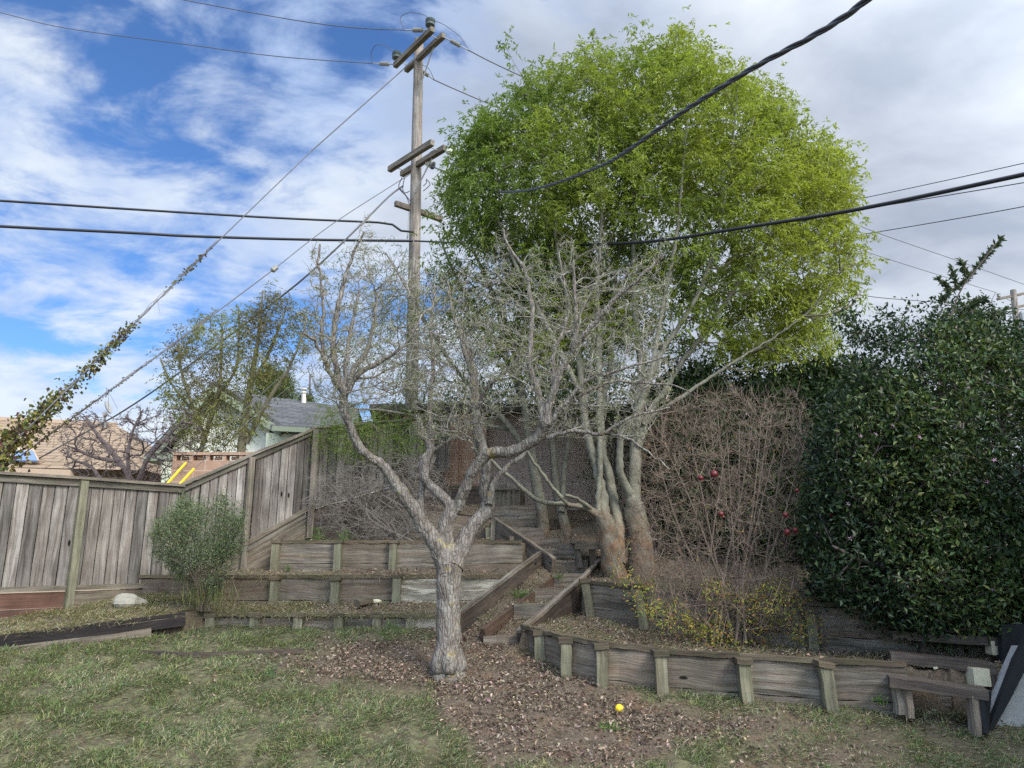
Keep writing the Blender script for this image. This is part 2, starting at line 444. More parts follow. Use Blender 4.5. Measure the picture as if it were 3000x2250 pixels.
M = {}
M['fence'] = wood_mat('fence_wood', (0.08, 0.071, 0.062), (0.265, 0.246, 0.222), warm_amt=0.16, knots=0.75, vary=1.25, stain=(0.07, 0.053, 0.042))
M['fencecap'] = wood_mat('fence_cap_wood', (0.09, 0.078, 0.066), (0.25, 0.225, 0.19), moss_amt=0.25, knots=0.1)
M['wall'] = wood_mat('retaining_wood', (0.055, 0.047, 0.038), (0.245, 0.222, 0.185), warm_amt=0.5, knots=0.5, moss_amt=0.15, vary=0.6)
M['post'] = wood_mat('post_wood', (0.085, 0.08, 0.052), (0.235, 0.225, 0.16), moss=(0.17, 0.18, 0.11), moss_amt=0.4, knots=0.1, warm_amt=0.2, vary=0.5)
M['cap'] = wood_mat('cap_wood', (0.055, 0.045, 0.033), (0.15, 0.125, 0.09), moss=(0.07, 0.075, 0.035), moss_amt=0.45, knots=0.0, warm_amt=0.3)
M['dark'] = wood_mat('dark_wood', (0.035, 0.03, 0.025), (0.11, 0.095, 0.08), warm_amt=0.3, knots=0.3)
M['black'] = wood_mat('black_painted_wood', (0.009, 0.009, 0.011), (0.018, 0.018, 0.02), warm_amt=0.1, knots=0.0, paint=(0.22, 0.18, 0.125), paint_amt=0.38, pscale=(1.0, 38, 1))
M['brownred'] = wood_mat('reddish_wood', (0.05, 0.034, 0.026), (0.13, 0.085, 0.062), warm_amt=0.5, knots=0.1)
M['red'] = wood_mat('red_stained_wood', (0.065, 0.032, 0.026), (0.14, 0.068, 0.054), warm=(0.10, 0.06, 0.04), warm_amt=0.5, knots=0.1)
M['peel'] = wood_mat('peeled_white_wood', (0.22, 0.20, 0.15), (0.45, 0.43, 0.35), warm_amt=0.4, knots=0.0, paint=(0.42, 0.40, 0.32), paint_amt=0.45)
M['polewood'] = wood_mat('pole_wood', (0.16, 0.14, 0.12), (0.36, 0.33, 0.29), warm_amt=0.3, knots=0.3, vary=0.3)
M['armwood'] = wood_mat('crossarm_wood', (0.10, 0.09, 0.07), (0.26, 0.235, 0.19), warm_amt=0.3, knots=0.0)
M['bark'] = bark_mat('lichen_bark', (0.12, 0.10, 0.082), (0.275, 0.245, 0.212), (0.055, 0.044, 0.035), lich=(0.38, 0.37, 0.33), lich_amt=0.45, yellow=0.5, furrow=0.8)
M['twig'] = flat_mat('grey_twigs', (0.30, 0.285, 0.25), 0.9, 0.1, 0.45, 12)
M['gbark'] = bark_mat('smooth_grey_bark', (0.115, 0.11, 0.08), (0.21, 0.20, 0.155), (0.09, 0.08, 0.06), lich=(0.27, 0.27, 0.21), lich_amt=0.5, rust=0.75, rust_z=2.1, furrow=0.2)
M['gtwig'] = flat_mat('green_tree_twigs', (0.17, 0.155, 0.105), 0.9, 0.1, 0.35, 6)
M['btwig'] = flat_mat('brown_twigs', (0.20, 0.155, 0.12), 0.9, 0.1, 0.4, 14)
M['dtwig'] = flat_mat('dark_twigs', (0.125, 0.10, 0.095), 0.9, 0.1, 0.4, 8)
M['brush'] = flat_mat('dead_brush_twigs', (0.18, 0.16, 0.14), 0.9, 0.1, 0.5, 14)
M['leafg'] = leaf_mat('bright_leaves', 0.5, 0.35, 0.45)
M['leafd'] = leaf_mat('glossy_dark_leaves', 0.42, 0.35, 0.2)
M['leafs'] = leaf_mat('small_leaves', 0.6, 0.25, 0.3)
M['lichen'] = leaf_mat('lichen_tufts', 0.9, 0.05, 0.25)
M['litter'] = leaf_mat('dry_leaves', 0.8, 0.12, 0.12)
M['grass'] = leaf_mat('grass_blades', 0.65, 0.2, 0.3)
M['metal'] = flat_mat('galvanised_metal', (0.35, 0.35, 0.34), 0.5, 0.5, 0.2, 20, 0.4)
M['dkmetal'] = flat_mat('dark_metal', (0.10, 0.10, 0.10), 0.6, 0.4, 0.2)
M['cable'] = flat_mat('black_cable', (0.018, 0.018, 0.022), 0.5, 0.4, 0.2)
M['wire'] = flat_mat('weathered_wire', (0.10, 0.10, 0.105), 0.6, 0.4, 0.2)
M['alu'] = flat_mat('twisted_cable', (0.045, 0.045, 0.052), 0.45, 0.5, 0.4, 30)
M['ceramic'] = flat_mat('insulator_ceramic', (0.23, 0.225, 0.19), 0.35, 0.5, 0.1)
M['gceramic'] = flat_mat('grey_insulator', (0.07, 0.09, 0.085), 0.35, 0.5, 0.1)
M['yellow'] = flat_mat('yellow_guard', (0.72, 0.47, 0.02), 0.45, 0.4, 0.1)
M['white'] = flat_mat('white_paint', (0.58, 0.58, 0.49), 0.7, 0.3, 0.06, 3)
M['cream'] = flat_mat('cream_paint', (0.60, 0.62, 0.45), 0.7, 0.3, 0.06, 3)
M['trim'] = flat_mat('green_trim', (0.24, 0.27, 0.19), 0.7, 0.3, 0.1, 3)
M['tan'] = flat_mat('tan_fascia', (0.44, 0.33, 0.235), 0.8, 0.2, 0.12, 2)
M['glass'] = flat_mat('skylight_glass', (0.16, 0.24, 0.42), 0.15, 0.6, 0.05)
M['concrete'] = flat_mat('concrete', (0.34, 0.34, 0.33), 0.9, 0.2, 0.3, 18, 0, 0.5)
M['pale'] = flat_mat('pale_block', (0.52, 0.48, 0.34), 0.9, 0.2, 0.2, 14, 0, 0.6)
M['rock'] = flat_mat('rock', (0.29, 0.27, 0.22), 0.9, 0.2, 0.5, 14, 0, 1.0)
M['blackp'] = flat_mat('black_stain_shade', (0.016, 0.017, 0.019), 0.7, 0.3, 0.3, 9)  # black bench end, and shade painted by the two black panels
M['lemon'] = flat_mat('lemon_skin', (0.85, 0.60, 0.03), 0.45, 0.4, 0.08, 40)
M['fruit'] = flat_mat('pomegranate_skin', (0.12, 0.014, 0.018), 0.4, 0.45, 0.45, 30)
M['chim'] = flat_mat('flue_paint', (0.55, 0.51, 0.46), 0.8, 0.2, 0.2, 5)
M['roofdark'] = block_mat('grey_shingle', (0.075, 0.075, 0.078), (0.13, 0.128, 0.13), (0.035, 0.035, 0.035), 0.5, 0.24, 0.03)
M['rooftan'] = block_mat('brown_shingle', (0.27, 0.20, 0.135), (0.30, 0.225, 0.155), (0.10, 0.062, 0.042), 0.75, 0.30, 0.05)
M['blocks'] = block_mat('brown_blocks', (0.40, 0.25, 0.17), (0.34, 0.215, 0.15), (0.46, 0.34, 0.26))
M['mauve'] = block_mat('faded_blocks', (0.36, 0.28, 0.23), (0.32, 0.25, 0.21), (0.42, 0.34, 0.29))
M['fascia'] = flat_mat('dark_fascia', (0.10, 0.085, 0.07), 0.8, 0.2, 0.3)

# soil with patches of turf
m, t = new_mat('soil_and_turf')
oc = t.n('ShaderNodeNewGeometry').outputs['Position']; colr = t.n('ShaderNodeVertexColor', layer_name='Col').outputs[0]
gfac = t.n('ShaderNodeSeparateColor', {0: colr}).outputs[0]
n1 = t.noise(oc, 3.2, 6, 0.65); n2 = t.noise(oc, 38, 5, 0.7); n3 = t.noise(t.mapv(oc, (1, 1, 1), (8, 1, 0)), 11, 5, 0.65)
soil = t.mix(t.ramp(n2, [(0.3, 0.0), (0.7, 1.0)]), (0.06, 0.046, 0.034), (0.215, 0.168, 0.125))
soil = t.mix(t.ramp(n1, [(0.5, 0.0), (0.68, 0.55)]), soil, (0.20, 0.12, 0.075))
turf = t.mix(t.ramp(n3, [(0.35, 0.0), (0.65, 1.0)]), (0.065, 0.068, 0.038), (0.19, 0.18, 0.10))
gm = t.math('MULTIPLY', gfac, t.ramp(n3, [(0.34, 0.0), (0.52, 1.0)]))
c = t.mix(gm, soil, turf)
t.n('ShaderNodeOutputMaterial', {0: pbsdf(t, c, 0.95, 0.1, bump(t, t.math('ADD', n2, n3), 0.9, 0.03))})
M['soil'] = m

# ------------------------------------------------------------------ terrain
lawn_ctl = [(0, 2250, 5.6), (1500, 2250, 5.6), (3000, 2250, 5.6), (1310, 2000, 7.6), (2411, 2086, 6.8), (1934, 2022, 7.2), (1655, 1968, 7.6),
            (1580, 1925, 8.1), (2880, 2142, 6.4), (881, 1850, 9.3), (1207, 1855, 9.2), (1409, 1845, 8.9), (1530, 1890, 8.6), (0, 1905, 8.2), (545, 1832, 9.0), (700, 2050, 7.2)]
_c = np.array([P(*q) for q in lawn_ctl])
def _basis(x, y): return np.stack([np.ones_like(x), x, y, x * y, y * y, x * x], -1)
_wt = np.array([1, 1, 1, 2, 2, 2, 2, 2, 1.5, 4, 4, 3, 2, 2, 2, 0.5])
_w = np.linalg.lstsq(_basis(_c[:, 0], _c[:, 1]) * _wt[:, None], _c[:, 2] * _wt, rcond=None)[0]
def lawn(x, y):
    x = np.clip(x, -7, 5); yy = np.clip(y, 5.2, 10)
    return _basis(x, yy) @ _w - np.clip(5.2 - y, 0, 6) * 0.06


def XY(u, v, Y):
    p = P(u, v, Y); return p[0], p[1]


W1 = np.array([(-9, 6.5), (-5.44, 8.2), (-3.9, 8.98), (-3.65, 9.38), (-0.5, 9.25), (0.0, 9.2)])
W2Y, W3Y, W4Y = 10.2, 11.0, 12.2
W3X0 = -3.5
SY = np.array([8.55, 8.75, 9.3, 9.8, 10.3, 10.7, 11.1, 11.5, 11.9, 12.2, 12.5, 13.3])
SZ = np.array([0.50, 0.60, 0.95, 1.11, 1.28, 1.457, 1.63, 1.77, 1.94, 2.11, 2.36, 2.42])     # top of the step at that Y
FENCE = np.array([(-9.5, 5.15), (-6.17, 8.86), (-4.70, 10.5), (-3.25, 11.8), (-1.5, 12.75)])
Lb = np.array([(-0.35, 8.6), (-0.35, 8.75), (0.555, 10.3), (0.40, 10.75), (-0.29, 12.0), (-0.4, 12.5)])   # left bound x of the stair, by y
Lo = np.array([(-0.62, 8.6), (-0.60, 8.9), (0.38, 10.6), (0.40, 10.75), (-0.29, 12.0), (-0.4, 12.5)])     # outer stringer
Rb = np.array([(0.0, 8.5), (0.06, 8.6), (0.868, 9.9), (1.375, 10.9), (1.45, 11.2)])
RW1 = np.array([(0.29, 8.15), (0.53, 7.65), (0.84, 7.4), (1.36, 7.2), (2.05, 7.0), (2.685, 6.8), (3.36, 6.65), (6.0, 6.4)])
RW1T = np.array([(0.29, 0.74), (0.53, 0.72), (1.36, 0.655), (2.05, 0.63), (2.685, 0.618), (3.36, 0.61), (6, 0.61)])
RW2 = np.array([(0.90, 9.6), (1.485, 9.1), (2.07, 8.7), (3.04, 7.9), (4.05, 7.5), (6.0, 7.0)])
RW2T = np.array([(0.90, 1.21), (1.485, 1.16), (2.07, 1.10), (3.04, 1.03), (6.0, 1.0)])
RW2B = np.array([(0.90, 0.79), (1.485, 0.69), (2.07, 0.645), (3.04, 0.58), (6.0, 0.56)])


def height(x, y):
    x = np.asarray(x, float); y = np.asarray(y, float)
    z = lawn(x, y)
    it = lambda a, q: np.interp(q, a[:, 0], a[:, 1])
    xin = np.interp(y, Lb[:, 1], Lb[:, 0]); xout = np.interp(y, Lo[:, 1], Lo[:, 0]); xr = np.interp(y, Rb[:, 1], Rb[:, 0])
    # left terraces
    y1 = it(W1, x); left = (x < xout)
    tl = np.where(x < -3.8, 0.68 + np.clip(x + 5.44, -3.5, 1.6) * 0.115 + np.clip((y - y1), 0, 2) * 0.16, 0.79 + np.clip(y - y1, 0, 1) * 0.13)
    zl = np.where(y > y1 + .06, np.maximum(tl, z * 0), z)
    zl = np.where((y > W2Y + .06), 1.22 + (y - W2Y) * 0.11, zl)
    zl = np.where((y > W3Y + .06) & (x > W3X0), 1.68 + (y - W3Y) * 0.08, zl)
    zl = np.where((y > W4Y + .06) & (x > -3.3), 2.28 + (y - W4Y) * 0.15, zl)
    z = np.where(left, zl, z)
    # strip between the outer and the inner stringer, and the flight itself
    ramp = np.interp(y, [8.4, 8.8, 9.3, 10.3, 10.8], [0.47, 0.58, 0.84, 1.24, 1.48])
    z = np.where((~left) & (x <= xin) & (y > 8.5) & (y < 10.8), ramp, z)
    k = np.clip(np.searchsorted(SY + .065, y, side='right') - 1, 0, len(SY) - 1)
    zs = SZ[k] - 0.02
    zs = np.where(y < SY[0], z, np.where(y < 9.3, np.interp(y, [8.55, 8.75, 9.3], [0.50, 0.56, 0.80]), zs))
    inst = (~left) & (x > xin) & (x < np.where(y < 10.9, xr, 0.95)) & (y > 8.5)
    z = np.where(inst, zs, z)
    # right of the flight
    smooth = np.interp(y, [9.6, 10.3, 10.7, 11.1, 11.5, 11.9, 12.3, 13, 15], [1.2, 1.28, 1.42, 1.56, 1.7, 1.86, 2.03, 2.25, 2.5])
    rt = (~left) & (x >= np.where(y < 10.9, xr, 0.95)) & (x > 0.1)
    yr1 = np.where(x < 0.29, 8.3, it(RW1, x)) + .065; yr2 = np.where(x < 0.9, 20, it(RW2, x)) + .065
    t1 = it(RW1T, x) - 0.03; b2 = it(RW2B, x)
    fr = np.clip((y - yr1) / np.maximum(np.minimum(yr2, 9.8) - yr1, 0.3), 0, 1)
    zr = np.where(y > yr1, t1 + (b2 - t1) * fr, z)
    zr = np.where((x < 0.9) & (y > yr1), t1 + np.clip(y - yr1, 0, 3) * 0.06, zr)
    t2 = it(RW2T, x) - 0.04 + np.clip(y - yr2, 0, 9) * 0.12
    zr = np.where(y > yr2, np.where(y > 10.2, np.minimum(smooth, t2 + np.clip(y - 10.2, 0, 9) * 0.25), t2), zr)
    z = np.where(rt, zr, z)
    # the neighbours' side of the fence lies lower
    fy = it(FENCE, x)
    z = np.where((y > fy + 0.02) & (x < -1.5), np.where(x < -3.0, 0.2, 1.9), z)
    return z


def wob(x, y, amp, sc, seed=0):
    rg = np.random.default_rng(seed); o = 0
    for i in range(7):
        a = rg.uniform(0, 6.28); f = sc * rg.uniform(0.6, 2.2); o = o + np.sin((x * math.cos(a) + y * math.sin(a)) * f + rg.uniform(0, 6.28))
    return o * amp / 2.6


xs = np.concatenate([np.linspace(-16, -7.2, 12), np.arange(-7, 5.6, 0.04), np.linspace(5.8, 16, 12)])
ys = np.concatenate([np.linspace(-8, 4.8, 20), np.arange(5.0, 14.6, 0.04)])
GX, GY = np.meshgrid(xs, ys)
LEAFZ = np.array([(740, 1925), (900, 1905), (1250, 1850), (1500, 1800), (1560, 1900), (1650, 1960), (1950, 2060), (2300, 2110), (2380, 2150), (2100, 2170), (1950, 2230), (1800, 2260), (1400, 2270), (1330, 2150), (1250, 2040), (1000, 2010), (860, 1990), (760, 1960)], float)


def inpoly(px, py, poly):
    c = np.zeros(np.shape(px), bool); n = len(poly)
    for i in range(n):
        x1, y1 = poly[i]; x2, y2 = poly[(i + 1) % n]
        hit = ((y1 > py) != (y2 > py)) & (px < (x2 - x1) * (py - y1) / ((y2 - y1) + 1e-9) + x1)
        c ^= hit
    return c


def edged(px, py, poly):
    d = np.full(np.shape(px), 1e9); n = len(poly)
    for i in range(n):
        a = np.array(poly[i], float); b = np.array(poly[(i + 1) % n], float); ab = b - a
        t_ = np.clip(((px - a[0]) * ab[0] + (py - a[1]) * ab[1]) / (ab @ ab), 0, 1)
        d = np.minimum(d, np.hypot(px - a[0] - ab[0] * t_, py - a[1] - ab[1] * t_))
    return d


def greenness(x, y, z=None):
    """0 bare or leaf-covered earth .. 1 turf; the shape of the real patches"""
    z = height(x, y) if z is None else z
    u, v = proj(np.stack([x, y, z], -1))
    lf = np.where(inpoly(u, v, LEAFZ), 1, -1) * edged(u, v, LEAFZ) / 55.0
    g = np.clip(0.5 - lf * 0.8 + wob(x, y, 0.28, 5.0, 3), 0, 1)
    y1 = np.interp(x, W1[:, 0], W1[:, 1])
    g = np.where(u > 2150, np.minimum(g, 0.55 + wob(x, y, 0.2, 4, 5)), g)
    terr = (y > y1 - 0.03) | ((x > 0.0) & (y > np.interp(x, RW1[:, 0], RW1[:, 1])))
    return np.clip(np.where(terr, np.where(x < -2.4, 0.42, 0.15), g), 0, 1)


GZ = height(GX, GY); GG = greenness(GX, GY, GZ)
GZ = GZ + wob(GX, GY, 0.012, 9, 1) + wob(GX, GY, 0.008, 25, 2) + rng.normal(0, 0.004, GX.shape)
nx, ny = len(xs), len(ys)
i_, j_ = np.meshgrid(np.arange(nx - 1), np.arange(ny - 1)); a_ = (j_ * nx + i_).ravel()
Fg = np.stack([a_, a_ + 1, a_ + nx + 1, a_ + nx], -1); gc = GG.ravel()[a_]
mb = MB(); mb.add(np.stack([GX.ravel(), GY.ravel(), GZ.ravel()], -1), Fg, None, np.stack([gc, gc, gc], -1))
obj('ground', mb, M['soil'], smooth=True, kind='structure')
mb = MB(); mb.add([(-900, -900, -1.2), (900, -900, -1.2), (900, 1500, -1.2), (-900, 1500, -1.2)], [(0, 1, 2, 3)], None, (0.7, 0.7, 0.7))
obj('distant_ground', mb, M['soil'], kind='structure')


def gz(x, y): return float(height(np.array([x]), np.array([y]))[0])


# ------------------------------------------------------------------ fences
def fence_run(name, a, b, za, zb, ba, bb, label, posts, kicks, bw=0.144, cap=True, post_mat='post', post_lo=None):
    """vertical boards from a to b (plan points), top height za..zb, bottom ba..bb"""
    a = np.array(a); b = np.array(b); ln = np.linalg.norm(b - a); d = (b - a) / ln; nrm = np.array([d[1], -d[0]])
    if nrm[1] > 0: nrm = -nrm                                  # towards the camera
    root = thing(name, (a[0], a[1], ba), label, 'fence')
    mb = MB(); s = 0.0
    zt = lambda q: lerp(za, zb, q / ln); zb_ = lambda q: lerp(ba, bb, q / ln)
    n3 = np.array([nrm[0], nrm[1], 0])
    while s < ln:
        wdt = min(bw * random.uniform(0.9, 1.05), ln - s + 0.001)
        if wdt < 0.03: break
        c = a + d * (s + wdt / 2); o = random.choice([0, 0, 0.009, -0.006])
        board(mb, (c[0] + nrm[0] * o, c[1] + nrm[1] * o, zb_(s + wdt / 2)), (c[0] + nrm[0] * o, c[1] + nrm[1] * o, zt(s + wdt / 2) - 0.02), wdt - 0.011, 0.02, up=(d[0], d[1], 0), n=6, jit=0.0015, val=random.choice([0.24, 0.36, 0.5, 0.55, 0.6, 0.68]))
        s += wdt
    obj('board_panel', mb, M['fence'], root)
    mb = MB(); prism(mb, [(a[0] - nrm[0] * .035, a[1] - nrm[1] * .035, ba), (b[0] - nrm[0] * .035, b[1] - nrm[1] * .035, bb), (b[0] - nrm[0] * .035, b[1] - nrm[1] * .035, zb - .05), (a[0] - nrm[0] * .035, a[1] - nrm[1] * .035, za - .05)], (-nrm[0] * .015, -nrm[1] * .015, 0)); obj('dark_backing', mb, M['dark'], root)  # dark backing added behind the boards so no light shows through gaps
    A3 = lambda q, z, o=0.0: np.array([a[0] + d[0] * q + nrm[0] * o, a[1] + d[1] * q + nrm[1] * o, z])
    if cap:
        mb = MB(); board(mb, A3(-0.02, za, 0.015), A3(ln + 0.02, zb, 0.015), 0.13, 0.036, up=(nrm[0], nrm[1], 0), n=10, jit=0.004, val=0.55)
        obj('cap_rail', mb, M['fencecap'], root)
    mb = MB(); board(mb, A3(0, za - 0.062, 0.028), A3(ln, zb - 0.062, 0.028), 0.075, 0.035, n=8, jit=0.002, val=0.36); obj('top_rail', mb, M['fencecap'], root)
    mb = MB(); board(mb, A3(0, ba + 0.02, 0.032), A3(ln, bb + 0.02, 0.032), 0.06, 0.045, n=8, jit=0.002, val=0.5); obj('bottom_rail', mb, M['fencecap'], root)
    for (q0, q1, hh, mat) in kicks:
        mb = MB(); lo = 0.0
        while lo < hh:
            w_ = min(0.19, hh - lo)
            board(mb, A3(q0, zb_(q0) - 0.02 - lo - w_ / 2, 0.012), A3(q1, zb_(q1) - 0.02 - lo - w_ / 2, 0.012), w_ - 0.006, 0.035, n=6, val=random.uniform(0.35, 0.6)); lo += w_
        obj('kick_board', mb, M[mat], root)
    for q in posts:
        mb = MB(); zlo = (zb_(q) - 0.45) if post_lo is None else post_lo
        board(mb, A3(q, zlo, 0.07), A3(q, zt(q) - 0.03, 0.07), 0.09, 0.075, up=(d[0], d[1], 0), n=5, val=0.5); obj('post', mb, M[post_mat], root)
    return root


ZF = 2.49
fence_run('board_fence', FENCE[0], FENCE[2], ZF, ZF, 1.11, 1.11, 'level weathered grey board fence on the left, behind the small green shrub', (2.85, 5.5 - 0.62 + 1.02), [(0, 5.9, 0.40, 'red'), (5.92, 7.15, 0.40, 'wall')])
fence_run('board_fence', FENCE[2], FENCE[3], ZF + 0.01, 3.53, 1.11, 1.72 + 0.5, 'grey board fence climbing the slope with a steep sloping top rail', (0.95,), [(0, 1.94, 0.62, 'wall')], bw=0.135, post_mat='fencecap')
fence_run('board_fence', FENCE[3], (-1.1, 12.9), 3.53, 3.95, 2.22, 3.0, 'tall upper grey board fence partly hidden behind green sprigs and dead brush', (0.04,), [(0, 2.3, 0.66, 'dark')], bw=0.14, post_mat='fencecap')


# ------------------------------------------------------------------ retaining walls
def rwall(name, path, tops, bots, posts, label, capm='cap', mats=None, postw=0.105, rows=2, post_h=0.0, cap_th=0.04):
    """plank wall along plan path [(x,y)..]; tops / bots heights per path point; posts = [(x,y,ztop,zbot,lean)]"""
    root = thing(name, (path[0][0], path[0][1], bots[0]), label, 'retaining wall')
    for i in range(len(path) - 1):
        a = np.array(path[i]); b = np.array(path[i + 1]); ln = np.linalg.norm(b - a); d = (b - a) / ln
        nn = np.array([d[1], -d[0]]);  nn = nn if nn[1] < 0 else -nn
        h0 = tops[i] - bots[i] + 0.12; h1 = tops[i + 1] - bots[i + 1] + 0.12
        fr = [0, 0.285, 0.56, 0.8]; mat = (mats or {}).get(i, 'wall')
        for r_ in range(rows):
            w_ = 0.28
            za = tops[i] - 0.01 - 0.285 * r_ - w_ / 2; zb = tops[i + 1] - 0.01 - 0.285 * r_ - w_ / 2
            mb = MB(); board(mb, (a[0], a[1], za), (b[0], b[1], zb), w_, 0.045, n=6, jit=0.004, val=random.uniform(0.38, 0.62))
            obj('plank', mb, M[mat], root)
        if capm:
            mb = MB(); o = -nn * 0.0
            board(mb, (a[0] + o[0], a[1] + o[1], tops[i] + cap_th / 2), (b[0] + o[0], b[1] + o[1], tops[i + 1] + cap_th / 2), 0.085, cap_th, up=(nn[0], nn[1], 0), n=7, jit=0.004, val=random.uniform(0.4, 0.6))
            obj('cap_board', mb, M[capm], root)
    for q in posts:
        x, y, zt, zb = q[:4]; lx, ly = (q[4], q[5]) if len(q) > 4 else (0, 0)
        mb = MB(); board(mb, (x + lx, y - 0.075 + ly, zb - 0.1), (x, y - 0.075, zt), postw, 0.095, up=(1, 0, 0), n=4, jit=0.003, val=random.uniform(0.42, 0.62)); p_ = obj('post', mb, M['post'], root)
        if capm:
            mb = MB(); board(mb, (x - postw * 0.68, y - 0.06, zt + 0.022), (x + postw * 0.68, y - 0.06, zt + 0.022), 0.155, 0.046, up=(0, 1, 0), n=2, jit=0.005, val=random.uniform(0.35, 0.6)); obj('post_cap', mb, M['cap'], p_)
    return root


def pp(u, vt, vb, Y):                    # a post from its picture position
    a = P(u, vt, Y); b = P(u, vb, Y); return (a[0], Y, a[2], b[2])


def px(u, Y, v=1750): return P(u, v, Y)[0]


rwall('timber_edging', [(px(615, 9.42), 9.42), (px(755, 9.4), 9.4), (px(998, 9.35), 9.35), (px(1207, 9.3), 9.3), (px(1345, 9.25), 9.25)], [0.80, 0.80, 0.80, 0.80, 0.79], [0.6] * 5,
      [pp(u, 1806, 1850, 9.42 - 0.0007 * (u - 600) / 6) for u in (627, 755, 881, 998, 1110, 1207)], 'lowest low plank edging with short stub posts left of the bare tree trunk', mats={3: 'peel'}, rows=1)
rwall('retaining_wall', [(-5.0, W2Y), (px(812, 10.2), W2Y), (px(987, 10.2), W2Y), (px(1166, 10.2), W2Y), (px(1490, 10.2, 1700), W2Y)], [1.23] * 5, [0.9] * 5,
      [pp(812, 1699, 1769, 10.2), pp(987, 1699, 1760, 10.2), pp(1166, 1692, 1742, 10.2)], 'middle plank retaining wall on the left with a peeled whitish end board', mats={3: 'peel'})
rwall('retaining_wall', [(px(800, 11), W3Y), (px(995, 11), W3Y), (px(1156, 11), W3Y), (px(1321, 11), W3Y), (px(1530, 11, 1600), W3Y), ], [1.70] * 5, [1.31] * 5,
      [pp(815, 1592, 1674, 11), pp(995, 1592, 1670, 11), pp(1156, 1592, 1658, 11), pp(1321, 1592, 1660, 11)], 'upper left plank retaining wall of grey boards below the dead brush pile')
rwall('retaining_wall', [(px(985, 12.2), W4Y), (px(1230, 12.2), W4Y), (px(1445, 12.2), W4Y)], [2.26, 2.28, 2.10], [1.75] * 3,
      [pp(1005, 1530, 1590, 12.15), pp(1433, 1542, 1578, 12.1)], 'dark topmost plank retaining wall behind the bare tree, below the block building')
# left end return of the upper left wall
_ = bpy.data.objects['retaining_wall.001']
mb = MB(); board(mb, (px(800, 11), 11.0, 1.55), (px(800, 11) - 0.25, 11.75, 1.62), 0.30, 0.04, n=4, val=0.4); obj('return_plank', mb, M['wall'], _)
# black painted timbers at the far left
tb = thing('timber_edging', (-4.6, 8.6, 0.6), 'long black timber with flaking paint lying along the left lawn edge', 'timber edging')
a = np.array([-8.9, 6.55]); b = np.array([-3.83, 9.0])
mb = MB(); board(mb, (*a, 0.22), (*b, 0.81), 0.15, 0.09, n=14, jit=0.006, val=0.5); obj('beam', mb, M['black'], tb)
mb = MB(); board(mb, (a[0], a[1] - 0.02, 0.08), (b[0] - 0.3, b[1] - 0.17, 0.655), 0.13, 0.09, n=14, jit=0.006, val=0.6); obj('lower_beam', mb, M['wall'], tb)
# thin edging strip lying on the lawn
mb = MB(); c0 = P(415, 1918, 8.05); c1 = P(800, 1912, 8.1)
q = [P(415, 1914, 8.1), P(520, 1922, 8.05), P(640, 1919, 8.08), P(800, 1908, 8.2), P(890, 1904, 8.25)]
pts, rr = resample(q, [0.012] * 5, 0.1)
for i in range(len(pts)): pts[i][2] = gz(pts[i][0], pts[i][1]) + 0.035
for i in range(len(pts) - 1): board(mb, pts[i], pts[i + 1], 0.05, 0.018, n=1, jit=0.0, val=0.4)
obj('edging_strip', mb, M['dark'], label='thin curved brown wooden edging strip lying in the lawn', cat='edging strip')

# right walls
r1p = [(0.13, 8.55), (0.29, 8.15), (0.53, 7.65), (0.84, 7.4), (1.36, 7.2), (2.05, 7.0), (2.685, 6.8), (3.36, 6.65)]
rwall('retaining_wall', r1p, [float(np.interp(q[0], RW1T[:, 0], RW1T[:, 1])) for q in r1p], [.55, 0.5, .43, .4, .33, .27, .22, .2],
      [pp(1580, 1858, 1925, 8.12), pp(1655, 1880, 1968, 7.62), pp(1758, 1898, 1995, 7.38), pp(1930, 1918, 2022, 7.18), (*pp(2170, 1940, 2066, 6.98), 0.02, 0.0), (*pp(2405, 1950, 2086, 6.78), 0.03, 0)],
      'curved front retaining wall of grey planks and mossy posts on the right', postw=0.102)
r2p = [(0.90, 9.6), (1.485, 9.1), (2.07, 8.7), (3.04, 7.9), (4.05, 7.5), (4.8, 7.3)]
rwall('retaining_wall', r2p, [1.19, 1.14, 1.09, 1.03, 1.0, 1.0], [.79, .69, .645, .58, .56, .55],
      [(*pp(1712, 1706, 1804, 9.58), 0.07, -0.03), (*pp(1862, 1722, 1842, 9.08), 0.08, -0.03), (*pp(2364, 1795, 1907, 7.88), 0, 0)],
      'second retaining wall on the right behind the pomegranate, with leaning posts', postw=0.102)

# ------------------------------------------------------------------ garden steps
st = thing('garden_steps', (0.1, 8.7, 0.5), 'turning flight of old timber garden steps filled with leaves, between the two stringers', 'garden steps')
for (u0, u1, vt, vb, Y, th) in [(1416, 1528, 1866, 1888, 8.68, 0.14), (1505, 1600, 1770, 1803, 9.3, 0.1), (1560, 1680, 1724, 1751, 9.8, 0.1), (1618, 1740, 1681, 1708, 10.3, 0.1),
                                (1622, 1722, 1641, 1674, 10.7, 0.1), (1570, 1662, 1606, 1635, 11.1, 0.12), (1522, 1640, 1578, 1603, 11.5, 0.12), (1478, 1594, 1547, 1574, 11.9, 0.12), (1442, 1574, 1518, 1545, 12.2, 0.12), (1236, 1572, 1481, 1513, 12.5, 0.14)]:
    mb = MB(); zt = P(u0, vt, Y)[2]; zb = P(u0, vb, Y)[2] - 0.05; vv = (vt + vb) / 2
    board(mb, (px(u0, Y, vv), Y + th / 2, (zt + zb) / 2), (px(u1, Y, vv), Y + th / 2, (zt + zb) / 2), zt - zb, th, n=5, jit=0.004, val=random.uniform(0.5, 0.72))
    obj('step', mb, M['wall'], st)


